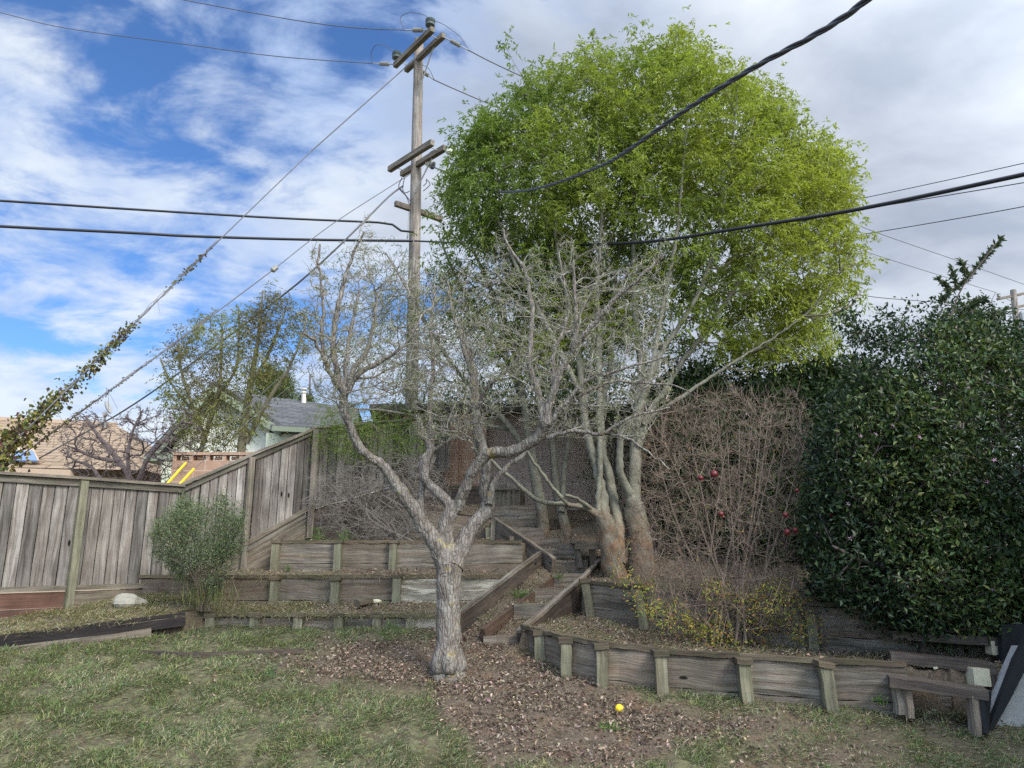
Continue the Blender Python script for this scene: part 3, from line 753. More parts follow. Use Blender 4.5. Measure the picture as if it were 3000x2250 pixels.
def slope_board(root, name, A, B, h, th, mat, cap=True, capw=0.06):
    """a board whose top edge runs from A to B"""
    A = np.asarray(A, float); B = np.asarray(B, float); d = unit(B - A); side = unit(np.cross(d, (0, 0, 1))); up = np.cross(side, d)
    mb = MB(); board(mb, A - up * h / 2, B - up * h / 2, h, th, n=8, jit=0.003, val=random.uniform(0.3, 0.5)); o = obj(name, mb, M[mat], root)
    if cap:
        mb = MB(); board(mb, A + up * 0.018, B + up * 0.018, capw, 0.034, up=side, n=8, jit=0.003, val=0.62); obj('cap_strip', mb, M['wall'], o)
    return o


slope_board(st, 'stringer', P(1340, 1805, 8.85), P(1581, 1623, 10.62), 0.27, 0.045, 'dark')
slope_board(st, 'stringer', P(1412, 1842, 8.72), P(1618, 1690, 10.32), 0.14, 0.06, 'brownred', cap=False)
slope_board(st, 'stringer', P(1520, 1856, 8.55), P(1697, 1704, 9.86), 0.33, 0.05, 'dark', capw=0.075)
slope_board(st, 'stringer', P(1698, 1704, 9.9), P(1780, 1624, 10.9), 0.28, 0.05, 'dark')
slope_board(st, 'wing_board', P(1447, 1521, 12.05), P(1534, 1580, 11.2), 0.30, 0.045, 'wall')
slope_board(st, 'wing_board', P(1535, 1581, 11.19), P(1624, 1641, 10.4), 0.34, 0.045, 'wall')
for (u, vt, vb, Y) in ((1500, 1572, 1632, 11.45), (1578, 1628, 1682, 10.68), (1445, 1520, 1582, 12.0)):
    a = P(u, vt, Y); b = P(u, vb, Y); mb = MB(); board(mb, (b[0], Y - 0.05, b[2] - 0.1), (a[0], Y - 0.05, a[2]), 0.07, 0.05, up=(1, 0, 0), n=3); obj('stake', mb, M['wall'], st)
# side riser board next to the upper steps
mb = MB(); board(mb, P(1636, 1612, 11.0), P(1690, 1614, 10.75), 0.2, 0.04, n=3, val=0.5); obj('side_plank', mb, M['wall'], st)

# small bench beside the steps
be = thing('small_bench', P(1720, 1660, 10.7), 'small low plank bench beside the upper steps, under the green tree', 'bench')
mb = MB(); board(mb, P(1672, 1588, 10.7), P(1790, 1592, 10.7), 0.28, 0.04, up=(0, 1, 0), n=4, val=0.55); obj('seat', mb, M['wall'], be)
mb = MB(); board(mb, P(1684, 1599, 10.58), P(1790, 1601, 10.58), 0.09, 0.03, n=3, val=0.6); obj('apron', mb, M['wall'], be)
for (u, w_) in ((1692, 0.08), (1734, 0.09), (1775, 0.08)):
    a = P(u, 1606, 10.66); mb = MB(); board(mb, (a[0] + 0.02, 10.66, a[2] - 0.27), (a[0], 10.66, a[2] - 0.002), w_, 0.05, up=(1, 0, 0), n=2); obj('leg', mb, M['wall'], be)

# boxed planter at the top of the steps
pb = thing('raised_planter', P(1480, 1475, 12.9), 'boarded planter box at the head of the steps, below the block building', 'planter')
mb = MB()
for k in range(7):
    a = P(1432 + k * 13.5, 1475, 12.9); board(mb, (a[0], 12.9, 2.3), (a[0], 12.9, 2.62), 0.075, 0.02, up=(1, 0, 0), n=2)
obj('front_panel', mb, M['wall'], pb)
mb = MB(); a = P(1424, 1433, 12.88); b = P(1520, 1428, 12.88); board(mb, (a[0], 12.88, 2.65), (b[0], 12.88, 2.65), 0.12, 0.04, up=(0, 1, 0), n=3, val=0.6); obj('cap_board', mb, M['wall'], pb)
mb = MB(); board(mb, (b[0], 12.9, 2.45), (b[0] + 0.1, 13.5, 2.5), 0.34, 0.03, n=2); obj('side_panel', mb, M['wall'], pb)
# dark retaining boards right and left of it
rwall('retaining_wall', [(px(1180, 13.0, 1440), 13.0), (px(1425, 13.0, 1440), 13.0)], [2.68, 2.66], [2.3, 2.3], [], 'short dark plank wall at the foot of the brown block building', capm='cap')
for o in bpy.data.objects['retaining_wall.005'].children:
    if o.name.startswith('plank'): o.data.materials[0] = M['dark']

# ------------------------------------------------------------------ bench steps in the right corner
cb = thing('corner_bench', P(2760, 2110, 6.4), 'dark stepped plank benches in the shady right corner, strewn with leaves', 'bench')
def seat(name, A, B, dep, th, mat='dark'):
    A = np.asarray(A, float); B = np.asarray(B, float); off = np.array([0.04, dep / 2, 0])
    mb = MB(); board(mb, A + off - (0, 0, th / 2), B + off - (0, 0, th / 2), dep, th, up=(0, 1, 0), n=6, jit=0.003, val=0.6); return obj(name, mb, M[mat], cb)
seat('seat', P(2614, 1988, 6.42), P(2905, 2026, 6.15), 0.30, 0.075)
seat('seat', P(2616, 1914, 6.85), P(2925, 1946, 6.55), 0.30, 0.085)
seat('seat', P(2618, 1850, 7.25), P(2960, 1872, 6.95), 0.30, 0.075)
for (u0, vt, vb, Y, w_) in ((2640, 2012, 2076, 6.46, 0.075), (2664, 2014, 2086, 6.42, 0.05), (2860, 2040, 2138, 6.2, 0.055)):
    a = P(u0, vt, Y); b = P(u0 + 6, vb, Y); mb = MB(); board(mb, (b[0], Y + 0.05, b[2] - 0.05), (a[0], Y + 0.05, a[2]), w_, 0.09, up=(1, 0, 0), n=3, val=0.75); obj('leg', mb, M['wall'], cb)
for (u0, vt, vb, Y) in ((2680, 1940, 1972, 6.95), (2693, 1868, 1900, 7.3), (2900, 1955, 2000, 6.62)):
    a = P(u0, vt, Y); mb = MB(); board(mb, (a[0], Y, a[2] - 0.22), (a[0], Y, a[2]), 0.05, 0.08, up=(1, 0, 0), n=2, val=0.4); obj('leg', mb, M['dark'], cb)
mb = MB(); board(mb, P(2690, 2042, 6.75), P(2850, 2050, 6.65), 0.12, 0.04, n=3, val=0.7); obj('cross_board', mb, M['wall'], cb)
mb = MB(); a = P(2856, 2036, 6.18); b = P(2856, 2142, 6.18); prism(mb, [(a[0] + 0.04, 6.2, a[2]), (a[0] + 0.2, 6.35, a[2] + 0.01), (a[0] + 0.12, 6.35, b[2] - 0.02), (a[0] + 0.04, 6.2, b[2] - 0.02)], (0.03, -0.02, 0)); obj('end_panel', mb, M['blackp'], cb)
# black panel painted in as shade on the concrete wall at the frame edge
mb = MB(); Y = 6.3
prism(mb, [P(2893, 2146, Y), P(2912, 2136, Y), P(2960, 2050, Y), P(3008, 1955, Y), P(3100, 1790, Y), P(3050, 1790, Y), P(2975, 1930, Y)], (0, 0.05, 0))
obj('shade_panel', mb, M['blackp'], label='slanting black panel painted in for the shade beside the corner bench', cat='shade panel')
mb = MB(); prism(mb, [P(2935, 2080, 6.9), P(3300, 2080, 6.9), P(3300, 1830, 6.9), P(2935, 1830, 6.9)], (0, .05, 0)); obj('shade_screen', mb, M['blackp'], label='upright black sheet painted in for the deep shade behind the right end of the corner bench', cat='boarding')  # black sheet added where only deep shade lies behind the bench
hr = thing('house', P(2950, 2150, 6.4), 'corner of a house with a pale speckled concrete base at the lower right edge', 'house')
mb = MB(); prism(mb, [P(2895, 2160, 6.4), P(3300, 2175, 6.4), P(3300, 1900, 6.4), P(3010, 1900, 6.4)], (0, 0.2, 0)); obj('concrete_base', mb, M['concrete'], hr)
mb = MB(); xh = 5.3
prism(mb, [(xh, 6.6, 0), (xh, -6, -0.3), (xh, -6, 2.9), (xh, 6.6, 2.9)], (6, 0, 0)); obj('wall', mb, M['cream'], hr)
mb = MB(); prism(mb, [(xh - .35, 6.9, 2.9), (xh - .35, -6.3, 2.9), (xh + 6.4, -6.3, 2.9), (xh + 6.4, 6.9, 2.9)], (0, 0, .15)); obj('roof', mb, M['fascia'], hr)
mb = MB(); a = P(2865, 1980, 6.62); board(mb, a - (0.07, 0, 0), a + (0.07, 0, 0), 0.14, 0.12, n=2, jit=0.004); obj('concrete_block', mb, M['pale'], label='pale square block standing on the lower corner bench', cat='block')
mb = MB(); a = P(2905, 1898, 7.05); board(mb, a - (0.03, 0, 0), a + (0.03, 0, 0), 0.12, 0.1, n=2, jit=0.006); obj('concrete_block', mb, M['pale'], label='left of the two small pale broken blocks on the middle corner bench', cat='block')
mb = MB(); a = P(2930, 1899, 7.04); board(mb, a - (0.025, 0, 0), a + (0.025, 0, 0), 0.11, 0.1, n=2, jit=0.006); obj('concrete_block', mb, M['pale'], label='right of the two small pale broken blocks on the middle corner bench', cat='block')

# ------------------------------------------------------------------ buildings
bb_ = thing('block_building', (1, 13.6, 2.4), 'low block outbuilding with a dark flat roof edge behind the tree trunks', 'outbuilding')
def wallbox(mb, x0, x1, y, z0, z1, th=0.2):
    prism(mb, [(x0, y, z0), (x1, y, z0), (x1, y, z1), (x0, y, z1)], (0, th, 0)); return mb
xa, xb_, xc = px(1180, 13.5, 1350), px(1425, 13.5, 1350), px(2080, 13.5, 1350)
zt = P(1300, 1212, 13.5)[2]
mb = MB(); wallbox(mb, xa, xb_, 13.4, 1.8, zt); obj('wall', mb, M['blocks'], bb_)
mb = MB(); wallbox(mb, xb_ + 0.002, xc, 13.6, 1.8, zt); obj('wall', mb, M['mauve'], bb_)
mb = MB(); wallbox(mb, px(1303, 13.4, 1350), px(1343, 13.4, 1350), 13.34, 1.8, zt - 0.02, 0.055); obj('pilaster', mb, M['blocks'], bb_)
mb = MB(); prism(mb, [(xa - 0.6, 13.2, zt), (xc + 0.3, 13.2, zt), (xc + 0.3, 17, zt), (xa - 1.0, 17, zt)], (0, 0, 0.13)); obj('roof', mb, M['fascia'], bb_)

# brown roofed house, far left
ha = thing('house', P(150, 1500, 22), 'brown shingled house with a skylight beyond the left fence', 'house')
r0 = P(-300, 1215, 25); r1 = P(342, 1247, 25); r2 = P(424, 1378, 20.5); r3 = P(-300, 1362, 20.5)
ex = unit(r1 - r0)
def uvface(mb, pts, mscale=1.0):
    pts = np.asarray(pts, float); e = unit(pts[1] - pts[0]); nz = unit(np.cross(pts[1] - pts[0], pts[2] - pts[0])); f = np.cross(nz, e)
    return mb.add(pts, [tuple(range(len(pts)))], [np.stack([(pts - pts[0]) @ e, (pts - pts[0]) @ f], 1)])
mb = MB(); uvface(mb, [r3, r2, r1, r0]); back = r1 + np.array([2.5, 5, -2.0]); uvface(mb, [r2, back, r1]); uvface(mb, [r0, r1, back, r0 + np.array([0, 5, -2])]); rf = obj('roof', mb, M['rooftan'], ha)
mb = MB(); board(mb, r0 + (0, 0, .04), r1 + (0, 0, .04), 0.12, 0.12, n=4); obj('ridge_cap', mb, M['tan'], rf)
mb = MB(); prism(mb, [r3 + (0, -.05, .02), P(205, 1376, 20.45), P(205, 1394, 20.45), P(-300, 1385, 20.45)], (0, 0.2, 0)); obj('fascia', mb, M['tan'], ha)
mb = MB(); prism(mb, [r3 + (0.3, .6, -.15), r2 + (-.6, .6, -.15), np.array([r2[0] - .6, r2[1] + .6, -1.2]), np.array([r3[0] + .3, r3[1] + .6, -1.2])], (0, 4, 0)); obj('wall', mb, M['tan'], ha)
_n = unit(np.cross(r2 - r3, r0 - r3)); _n = _n if _n[2] > 0 else -_n
def tq(u, v, o=0.0):
    d = ray(u, v); c0 = np.array([0, 0, CZ]); return c0 + d * (((r3 + _n * o - c0) @ _n) / (d @ _n))

mb = MB(); prism(mb, [tq(24, 1320, .01), tq(98, 1322, .01), tq(117, 1358, .01), tq(36, 1356, .01)], tuple(_n * .1)); sk = obj('skylight', mb, M['tan'], rf)
for (q0, q1) in (((29, 1323), (77, 1324, 78, 1352, 40, 1351)), ((83, 1324), (98, 1325, 111, 1353, 84, 1352))):
    mb = MB(); prism(mb, [tq(*q0, .10), tq(q1[0], q1[1], .10), tq(q1[2], q1[3], .10), tq(q1[4], q1[5], .10)], tuple(_n * .04)); obj('pane', mb, M['glass'], sk)
dz_ = thing('satellite_dish', P(308, 1250, 24.8), 'small grey satellite dish standing on the brown roof', 'satellite dish')
mb = MB(); sweep(mb, [P(306, 1255, 24.8), P(307, 1222, 24.8), P(312, 1212, 24.7)], 0.05, 6); obj('mast', mb, M['metal'], dz_)
mb = MB(); c = P(316, 1194, 24.6); ang = np.linspace(0, 2 * math.pi, 17)[:-1]; e1 = np.array([0.05, 0.25, 0.02]); e2 = unit(P(322, 1212, 24.6) - P(309, 1175, 24.6)) * 0.24
prism(mb, [c + e1 * math.cos(q) * .5 + e2 * math.sin(q) for q in ang], (0.05, -0.03, 0.02)); obj('dish', mb, M['metal'], dz_)
mb = MB(); board(mb, P(301, 1214, 24.5), P(312, 1210, 24.5), 0.12, 0.1, n=1); obj('receiver', mb, M['metal'], dz_)

# pale green and white house
hb = thing('house', P(700, 1400, 21), 'white and pale green house with a grey shingle roof beyond the sloping fence', 'house')
Yg = 20.0
apex = P(622, 1142, Yg); le = P(470, 1330, Yg); re = P(806, 1253, Yg)
mb = MB(); zb0 = -1.2
prism(mb, [P(500, 1322, Yg + .4), P(622, 1152, Yg + .4), P(790, 1255, Yg + .4), np.array([P(790, 1255, Yg)[0], Yg + .4, zb0]), np.array([P(500, 1322, Yg)[0], Yg + .4, zb0])], (0, 4, 0)); obj('wall', mb, M['white'], hb)
mb = MB(); L4 = np.array([0, 9, 0])
prism(mb, [le + (-.3, 0, -.2), apex + (0, 0, .1), apex + (0, 0, .28), le + (-.45, 0, -.05)], L4); prism(mb, [apex + (0, 0, .1), re + (.2, 0, -.1), re + (.2, 0, .08), apex + (0, 0, .28)], L4)
obj('roof', mb, M['roofdark'], hb)
mb = MB(); board(mb, le + (-.3, -.05, -.2), apex + (0, -.05, .02), 0.2, 0.06, n=3); board(mb, apex + (0, -.05, .02), re + (.2, -.05, -.15), 0.2, 0.06, n=3); obj('bargeboard', mb, M['trim'], hb)
a0 = P(700, 1150, 25); a1 = P(1050, 1196, 25); a2 = P(1050, 1262, 19.6); a3 = P(800, 1250, 19.6)
mb = MB(); uvface(mb, [a3, a2, a1, a0]); uvface(mb, [a0, a1, a1 + np.array([0, 5, -2]), a0 + np.array([0, 5, -2])]); obj('roof', mb, M['roofdark'], hb)
mb = MB(); board(mb, a3 + (0, -.04, -.06), a2 + (0, -.04, -.06), 0.13, 0.1, n=3); obj('gutter', mb, M['trim'], hb)
mb = MB(); prism(mb, [a3 + (-.3, .4, -.1), a2 + (0, .4, -.1), a2 + (0, .4, -4), a3 + (-.3, .4, -4)], (0, 4, 0)); obj('wall', mb, M['cream'], hb)
# porch at the left
mb = MB(); prism(mb, [P(415, 1341, 19.5), P(500, 1322, 19.5), P(512, 1345, 19.5), P(420, 1352, 19.5)], (0, 2.5, 0)); obj('porch_roof', mb, M['trim'], hb)
for u in (480, 497):
    mb = MB(); board(mb, P(u, 1352, 19.6), P(u - 1, 1480, 19.6), 0.16 if u == 497 else 0.1, 0.1, up=(1, 0, 0), n=2); obj('porch_post', mb, M['cream'], hb)
mb = MB(); prism(mb, [P(482, 1345, 19.9), P(512, 1345, 19.9), P(510, 1500, 19.9), P(480, 1500, 19.9)], (0, .1, 0)); obj('porch_wall', mb, M['cream'], hb)
fl = thing('roof_flue', P(890, 1178, 24.6), 'slim pale flue pipe with a cowl on the grey shingle roof', 'flue')
mb = MB(); sweep(mb, [P(890, 1182, 24.6), P(890, 1152, 24.6)], [0.085, 0.07], 8); obj('pipe', mb, M['chim'], fl)
mb = MB(); sweep(mb, [P(890, 1152, 24.6), P(890, 1149, 24.6), P(890, 1146, 24.6)], [0.10, 0.10, .05], 8); sweep(mb, [P(890, 1142, 24.6), P(890, 1138, 24.6)], 0.10, 8); obj('cowl', mb, M['chim'], fl)
# low patterned block wall behind the sloping fence
bw_ = thing('garden_wall', P(600, 1420, 13.2), 'brown block garden wall with a pierced top course behind the sloping fence', 'garden wall')
mb = MB(); a = P(505, 1349, 13.2); b = P(800, 1346, 13.2); wallbox(mb, a[0], b[0], 13.2, 0.0, a[2]); obj('wall', mb, M['blocks'], bw_)
mb = MB(); x = a[0]
while x < b[0]:
    wallbox(mb, x, x + 0.06, 13.21, a[2] + 0.001, a[2] + 0.10, 0.18); sweep(mb, [(x + 0.13, 13.3, a[2] + 0.05), (x + 0.25, 13.3, a[2] + 0.05)], 0.03, 6); x += 0.3
wallbox(mb, a[0], b[0], 13.19, a[2] + 0.101, a[2] + 0.15, 0.22)
obj('pierced_course', mb, M['blocks'], bw_)

# ------------------------------------------------------------------ growing things
def grow(mains, targets, rtip=0.0025, expo=2.3, step=0.12, wdir=0.9, up=0.25, droop=0.0, seed=0, nfix=None):
    """mains: list of (pts, radii). Each target becomes a twig tip joined to the nearest suitable node. Returns edge arrays and tips."""
    rg = np.random.default_rng(seed)
    Pn = []; Dn = []; par = []; rm = []
    for pts, rad in mains:
        p, r_ = resample(pts, rad, 0.1); T = unit(np.gradient(p, axis=0))
        for i in range(len(p)): Pn.append(p[i]); Dn.append(T[i]); par.append(-1); rm.append(r_[i])
    n0 = len(Pn); cap = n0 + len(targets) * 14
    PP = np.zeros((cap, 3)); DD = np.zeros((cap, 3)); PP[:n0] = Pn; DD[:n0] = Dn; par = par + [0] * (cap - n0); n = n0
    rm = np.array(rm)
    d0 = np.array([np.min(np.linalg.norm(PP[:n0] - t_, axis=1)) for t_ in targets])
    order = np.argsort(d0 + rg.uniform(0, 0.3, len(targets)))
    tips = np.zeros(len(targets), int)
    for ti in order:
        t_ = targets[ti]; df = t_ - PP[:n]; ds = np.linalg.norm(df, axis=1) + 1e-6
        cs = (df * DD[:n]).sum(1) / ds
        cost = ds * (1 + wdir * (1 - cs)) + np.clip(-df[:, 2], 0, None) * up
        i = int(np.argmin(cost)); L = ds[i]
        k = max(1, min(12, int(math.ceil(L / step)))); p0 = PP[i]; m0 = DD[i] * L * 0.35 + rg.normal(0, 0.03, 3) * L; t1 = t_ - (df[i] / L + np.array([0, 0, 0.22 - droop])) * L * 0.3
        prev = i
        for j in range(1, k + 1):
            s = j / k; q = (1 - s) ** 3 * p0 + 3 * (1 - s) ** 2 * s * (p0 + m0) + 3 * (1 - s) * s * s * t1 + s ** 3 * t_
            if j < k: q = q + rg.normal(0, 0.006, 3)
            PP[n] = q; dd = q - PP[prev]; DD[n] = dd / (np.linalg.norm(dd) + 1e-9); par[n] = prev; prev = n; n += 1
        tips[ti] = prev
    cnt = np.zeros(n); cnt[tips] += 1
    for i in range(n - 1, n0 - 1, -1): cnt[par[i]] += cnt[i]
    rr_ = rtip * np.maximum(cnt, 1) ** (1 / expo)
    rr_[:n0] = rm
    for i in range(n0, n): rr_[i] = min(rr_[i], rr_[par[i]] * 0.92)
    e = np.arange(n0, n); pe = np.array(par[n0:n])
    return dict(A=PP[pe], B=PP[e], ra=np.minimum(rr_[pe], rr_[e] * 1.35), rb=rr_[e], tip=PP[tips], tdir=DD[tips], allp=PP[n0:n], alld=DD[n0:n], cnt=cnt[n0:n])


def wob3(p, sc, seed=0):
    rg_ = np.random.default_rng(seed); k_ = rg_.normal(0, 1, (9, 3)) * sc
    return np.sin(p @ k_.T + rg_.uniform(0, 6.28, 9)).sum(1) / 3.0


def crown_pts(outline, Yc, thick, n, seed=0, shell=0.0, skew=0.0, inset=0.0, clump=0.0, csc=2.4):
    """points in a rounded body whose outline is the polygon, centred at depth Yc, half thickness up to thick metres"""
    rg = np.random.default_rng(seed); o = np.array(outline, float); lo = o.min(0); hi = o.max(0); out = []
    tot = 0
    while tot < n:
        u = rg.uniform(lo[0], hi[0], n * 2); v = rg.uniform(lo[1], hi[1], n * 2)
        k = inpoly(u, v, o); u = u[k]; v = v[k]
        if inset > 0:
            k = edged(u, v, o) * Yc / F > inset * rg.uniform(.2, 1.3, len(u)); u = u[k]; v = v[k]
        e = edged(u, v, o) * Yc / F; h = thick * np.sqrt(np.clip(1 - (1 - np.clip(e / thick, 0, 1)) ** 2, 0.02, 1))
        s = rg.uniform(-1, 1, len(u)); s = np.sign(s) * np.abs(s) ** (1 - shell)
        Y = Yc + skew + h * s
        q = np.array([P(a, b, c) for a, b, c in zip(u, v, Y)])
        if clump > 0: q = q[wob3(q, csc, seed + 5) > clump * rg.uniform(-1.2, 1.0, len(q))]
        out.append(q); tot += len(q)
    return np.concatenate(out)[:n]


def rand_dirs(n, rg=rng): return unit(rg.normal(0, 1, (n, 3)))
def palette(cols, n, var=0.15, rg=rng):
    cols = np.array(cols); c = cols[rg.integers(0, len(cols), n)] * (1 + rg.normal(0, var, (n, 1)))
    return np.clip(c * (1 + rg.normal(0, var * 0.3, (n, 3))), 0.003, 0.95)


def limb(pix, Y0, Y1=None, r=None, rpx=None):
    """traced limb: pix = [(u, v, half width px)]; the depth runs from Y0 to Y1"""
    n = len(pix); Y1 = Y0 if Y1 is None else Y1
    Ys = [lerp(Y0, Y1, i / (n - 1)) for i in range(n)]
    return np.array([P(p[0], p[1], y) for p, y in zip(pix, Ys)]), np.array([p[2] * y / F for p, y in zip(pix, Ys)])


# ---- the bare lichened tree in the lawn
YT = 7.6
base = P(1312, 2000, YT); base[2] = gz(base[0], base[1])
bt = thing('bare_tree', base, 'bare grey lichen-covered fruit tree standing in the lawn, with forking limbs', 'tree')
tk = []
tk.append(limb([(1318, 2022, 82), (1315, 2002, 62), (1313, 1980, 46), (1312, 1950, 38), (1311, 1900, 34), (1312, 1830, 33), (1314, 1760, 34), (1316, 1700, 37), (1318, 1650, 38)], YT))
tk.append(limb([(1312, 1680, 34), (1296, 1630, 28), (1268, 1580, 24), (1238, 1540, 22), (1218, 1500, 20), (1190, 1462, 19), (1172, 1435, 19), (1148, 1400, 16), (1120, 1365, 14), (1080, 1335, 13), (1054, 1312, 12), (1035, 1270, 12), (1020, 1235, 12), (1008, 1205, 13), (1006, 1165, 13), (1012, 1140, 12)], YT, YT - 0.5))
tk.append(limb([(1316, 1690, 36), (1312, 1620, 26), (1302, 1570, 25), (1310, 1530, 23), (1325, 1495, 22), (1342, 1478, 20)], YT))
tk.append(limb([(1330, 1490, 17), (1305, 1465, 14), (1280, 1440, 14), (1255, 1418, 14), (1243, 1395, 15), (1243, 1360, 15), (1252, 1335, 13), (1262, 1318, 12), (1250, 1290, 9), (1238, 1260, 8), (1222, 1225, 7)], YT, YT + 0.2))
tk.append(limb([(1262, 1320, 10), (1264, 1270, 10), (1258, 1220, 8), (1262, 1150, 7), (1270, 1060, 6), (1262, 960, 5), (1275, 850, 4)], YT + .2, YT + .1))
tk.append(limb([(1274, 1318, 6), (1300, 1300, 6), (1325, 1285, 6), (1340, 1250, 5), (1352, 1228, 5), (1375, 1190, 4), (1400, 1100, 3)], YT + .2, YT))
tk.append(limb([(1230, 1505, 13), (1233, 1470, 10), (1236, 1430, 9), (1243, 1400, 9), (1262, 1368, 8), (1272, 1330, 7)], YT + .1, YT + .25))
tk.append(limb([(1338, 1490, 18), (1352, 1455, 17), (1370, 1415, 16), (1390, 1375, 16), (1418, 1340, 16), (1450, 1324, 17), (1500, 1322, 17), (1540, 1305, 16), (1572, 1285, 17), (1590, 1255, 18), (1595, 1230, 18)], YT, YT - 0.5))
tk.append(limb([(1330, 1660, 30), (1345, 1620, 25), (1368, 1570, 24), (1395, 1530, 23), (1420, 1505, 22), (1430, 1470, 20), (1420, 1430, 17), (1424, 1390, 16), (1425, 1345, 15), (1410, 1300, 15), (1400, 1255, 15), (1394, 1200, 13), (1392, 1150, 12), (1385, 1080, 10), (1365, 1010, 8), (1350, 950, 7)], YT, YT + 0.6))
tk.append(limb([(1432, 1480, 12), (1438, 1440, 9), (1446, 1410, 9), (1470, 1385, 8), (1500, 1355, 7), (1530, 1338, 6), (1560, 1300, 4), (1600, 1280, 4), (1650, 1240, 3)], YT + .1, YT + .5))
sb = lambda l: [(1350 + a * .422, 650 + b * .422, c) for a, b, c in l]
tk.append(limb(sb([(585, 1400, 16), (565, 1300, 13), (530, 1150, 11), (492, 1050, 9), (480, 900, 8), (490, 780, 8), (500, 600, 7), (470, 450, 5), (430, 310, 5), (330, 170, 4), (300, 60, 3)]), YT - .5, YT - .2))
tk.append(limb(sb([(595, 1400, 16), (610, 1280, 13), (650, 1150, 11), (700, 1030, 10), (760, 930, 9), (790, 850, 8), (800, 650, 7), (790, 450, 5), (780, 270, 4)]), YT - .5, YT - .7))
tk.append(limb(sb([(750, 940, 8), (800, 850, 8), (900, 730, 8), (1000, 620, 8), (1100, 500, 6), (1250, 380, 5), (1420, 210, 4)]), YT - .6, YT - 1.0))
tk.append(limb(sb([(620, 1390, 8), (700, 1290, 7), (870, 1110, 6), (1000, 1060, 5), (1200, 1000, 4), (1420, 940, 3)]), YT - .5, YT - .9))
tk.append(limb(sb([(640, 1370, 8), (760, 1270, 6), (900, 1160, 5), (1080, 1110, 5), (1420, 1130, 3), (1600, 1180, 2)]), YT - .5, YT - .6))
tk.append(limb(sb([(610, 1500, 8), (680, 1470, 7), (800, 1450, 6), (970, 1472, 6), (1100, 1400, 5), (1250, 1340, 4), (1450, 1290, 3)]), YT - .45, YT - .7))
tk.append(limb(sb([(1000, 1470, 4), (1150, 1500, 4), (1300, 1600, 3), (1450, 1720, 2)]), YT - .5, YT - .8))
tk.append(limb(sb([(650, 1180, 9), (640, 1050, 7), (650, 900, 6), (700, 780, 6), (740, 640, 5), (740, 520, 4), (700, 340, 3)]), YT - .5, YT - .1))
tk.append(limb(sb([(130, 1640, 12), (105, 1450, 11), (98, 1300, 10), (90, 1150, 9), (40, 950, 8), (0, 800, 6), (-60, 600, 5), (-90, 400, 4)]), YT + .4, YT + .5))
tk.append(limb(sb([(130, 1300, 7), (180, 1150, 6), (300, 1050, 6), (390, 960, 5), (430, 850, 4)]), YT + .3, YT))
sl = lambda l: [(850 + a * .3617, 650 + b * .3617, c) for a, b, c in l]
tk.append(limb(sl([(445, 1400, 12), (400, 1280, 11), (370, 1150, 9), (350, 900, 8), (420, 550, 7), (480, 350, 5), (520, 220, 4), (600, 80, 3)]), YT - .5, YT - .8))
tk.append(limb(sl([(430, 1380, 9), (330, 1250, 7), (270, 1100, 6), (200, 970, 5), (110, 900, 3)]), YT - .5, YT - .9))
tk.append(limb(sl([(465, 1370, 10), (490, 1260, 9), (560, 1130, 7), (640, 1000, 6), (680, 800, 5), (700, 600, 4)]), YT - .5, YT - .3))
tk.append(limb(sl([(475, 1360, 10), (540, 1240, 9), (620, 1190, 8), (760, 1110, 7), (880, 1040, 5), (960, 950, 4), (1040, 820, 3)]), YT - .5, YT - .6))
tk.append(limb(sl([(300, 1180, 6), (255, 1000, 6), (265, 700, 5), (250, 450, 4), (228, 330, 4), (240, 180, 3)]), YT - .6, YT - .7))
tk.append(limb(sl([(445, 1390, 8), (450, 1200, 7), (470, 1000, 6), (510, 780, 5), (560, 560, 4)]), YT - .5, YT - .1))
mb = MB()
for i, (p, r_) in enumerate(tk):
    p2, r2_ = resample(p, r_, 0.045 if i < 10 else 0.07)
    p2[1:-1] += rng.normal(0, 0.004 if i < 10 else 0.006, (len(p2) - 2, 3))
    sweep(mb, p2, r2_, 14 if i < 1 else (10 if i < 10 else 7), rough=0.045 if i < 10 else 0.05)
for a_, l_ in ((2.9, .15), (3.9, .12), (4.9, .13), (5.9, .15), (0.5, .12), (1.6, .12)):
    dx, dy = math.cos(a_), math.sin(a_); q = [base + (dx * .03, dy * .03, .24), base + (dx * .10, dy * .10, .09), base + (dx * l_ * .7, dy * l_ * .7, .015), base + (dx * l_ * 1.3, dy * l_ * 1.3, -.05)]
    q2, r2_ = resample(q, [.10, .09, .07, .05], .04); sweep(mb, q2, r2_, 8, rough=.07)
obj('trunk', mb, M['bark'], bt, smooth=True)
oL = [(870, 900), (905, 760), (925, 705), (945, 800), (985, 840), (1010, 740), (1035, 770), (1062, 640), (1090, 625), (1095, 740), (1150, 760), (1190, 700), (1215, 800), (1260, 780), (1290, 950), (1250, 1120), (1120, 1200), (1020, 1210), (930, 1170), (890, 1050), (860, 900)]
oM = [(1250, 900), (1290, 760), (1330, 840), (1370, 740), (1400, 800), (1440, 740), (1462, 650), (1500, 690), (1520, 790), (1570, 700), (1600, 790), (1640, 690), (1680, 690), (1700, 790), (1772, 650), (1790, 780), (1850, 760), (1900, 720), (1965, 700), (1930, 800), (1990, 830), (1940, 950), (1980, 1060), (1960, 1180), (1880, 1290), (1700, 1290), (1560, 1270), (1480, 1200), (1400, 1300), (1230, 1290), (1180, 1150), (1230, 1000)]
tg = np.concatenate([crown_pts(oL, YT - .45, 0.75, 1200, 1), crown_pts(oM, YT - .2, 1.0, 2900, 2)])
g = grow(tk[1:], tg, rtip=0.0020, expo=2.6, step=0.09, wdir=1.1, up=1.3, seed=3)
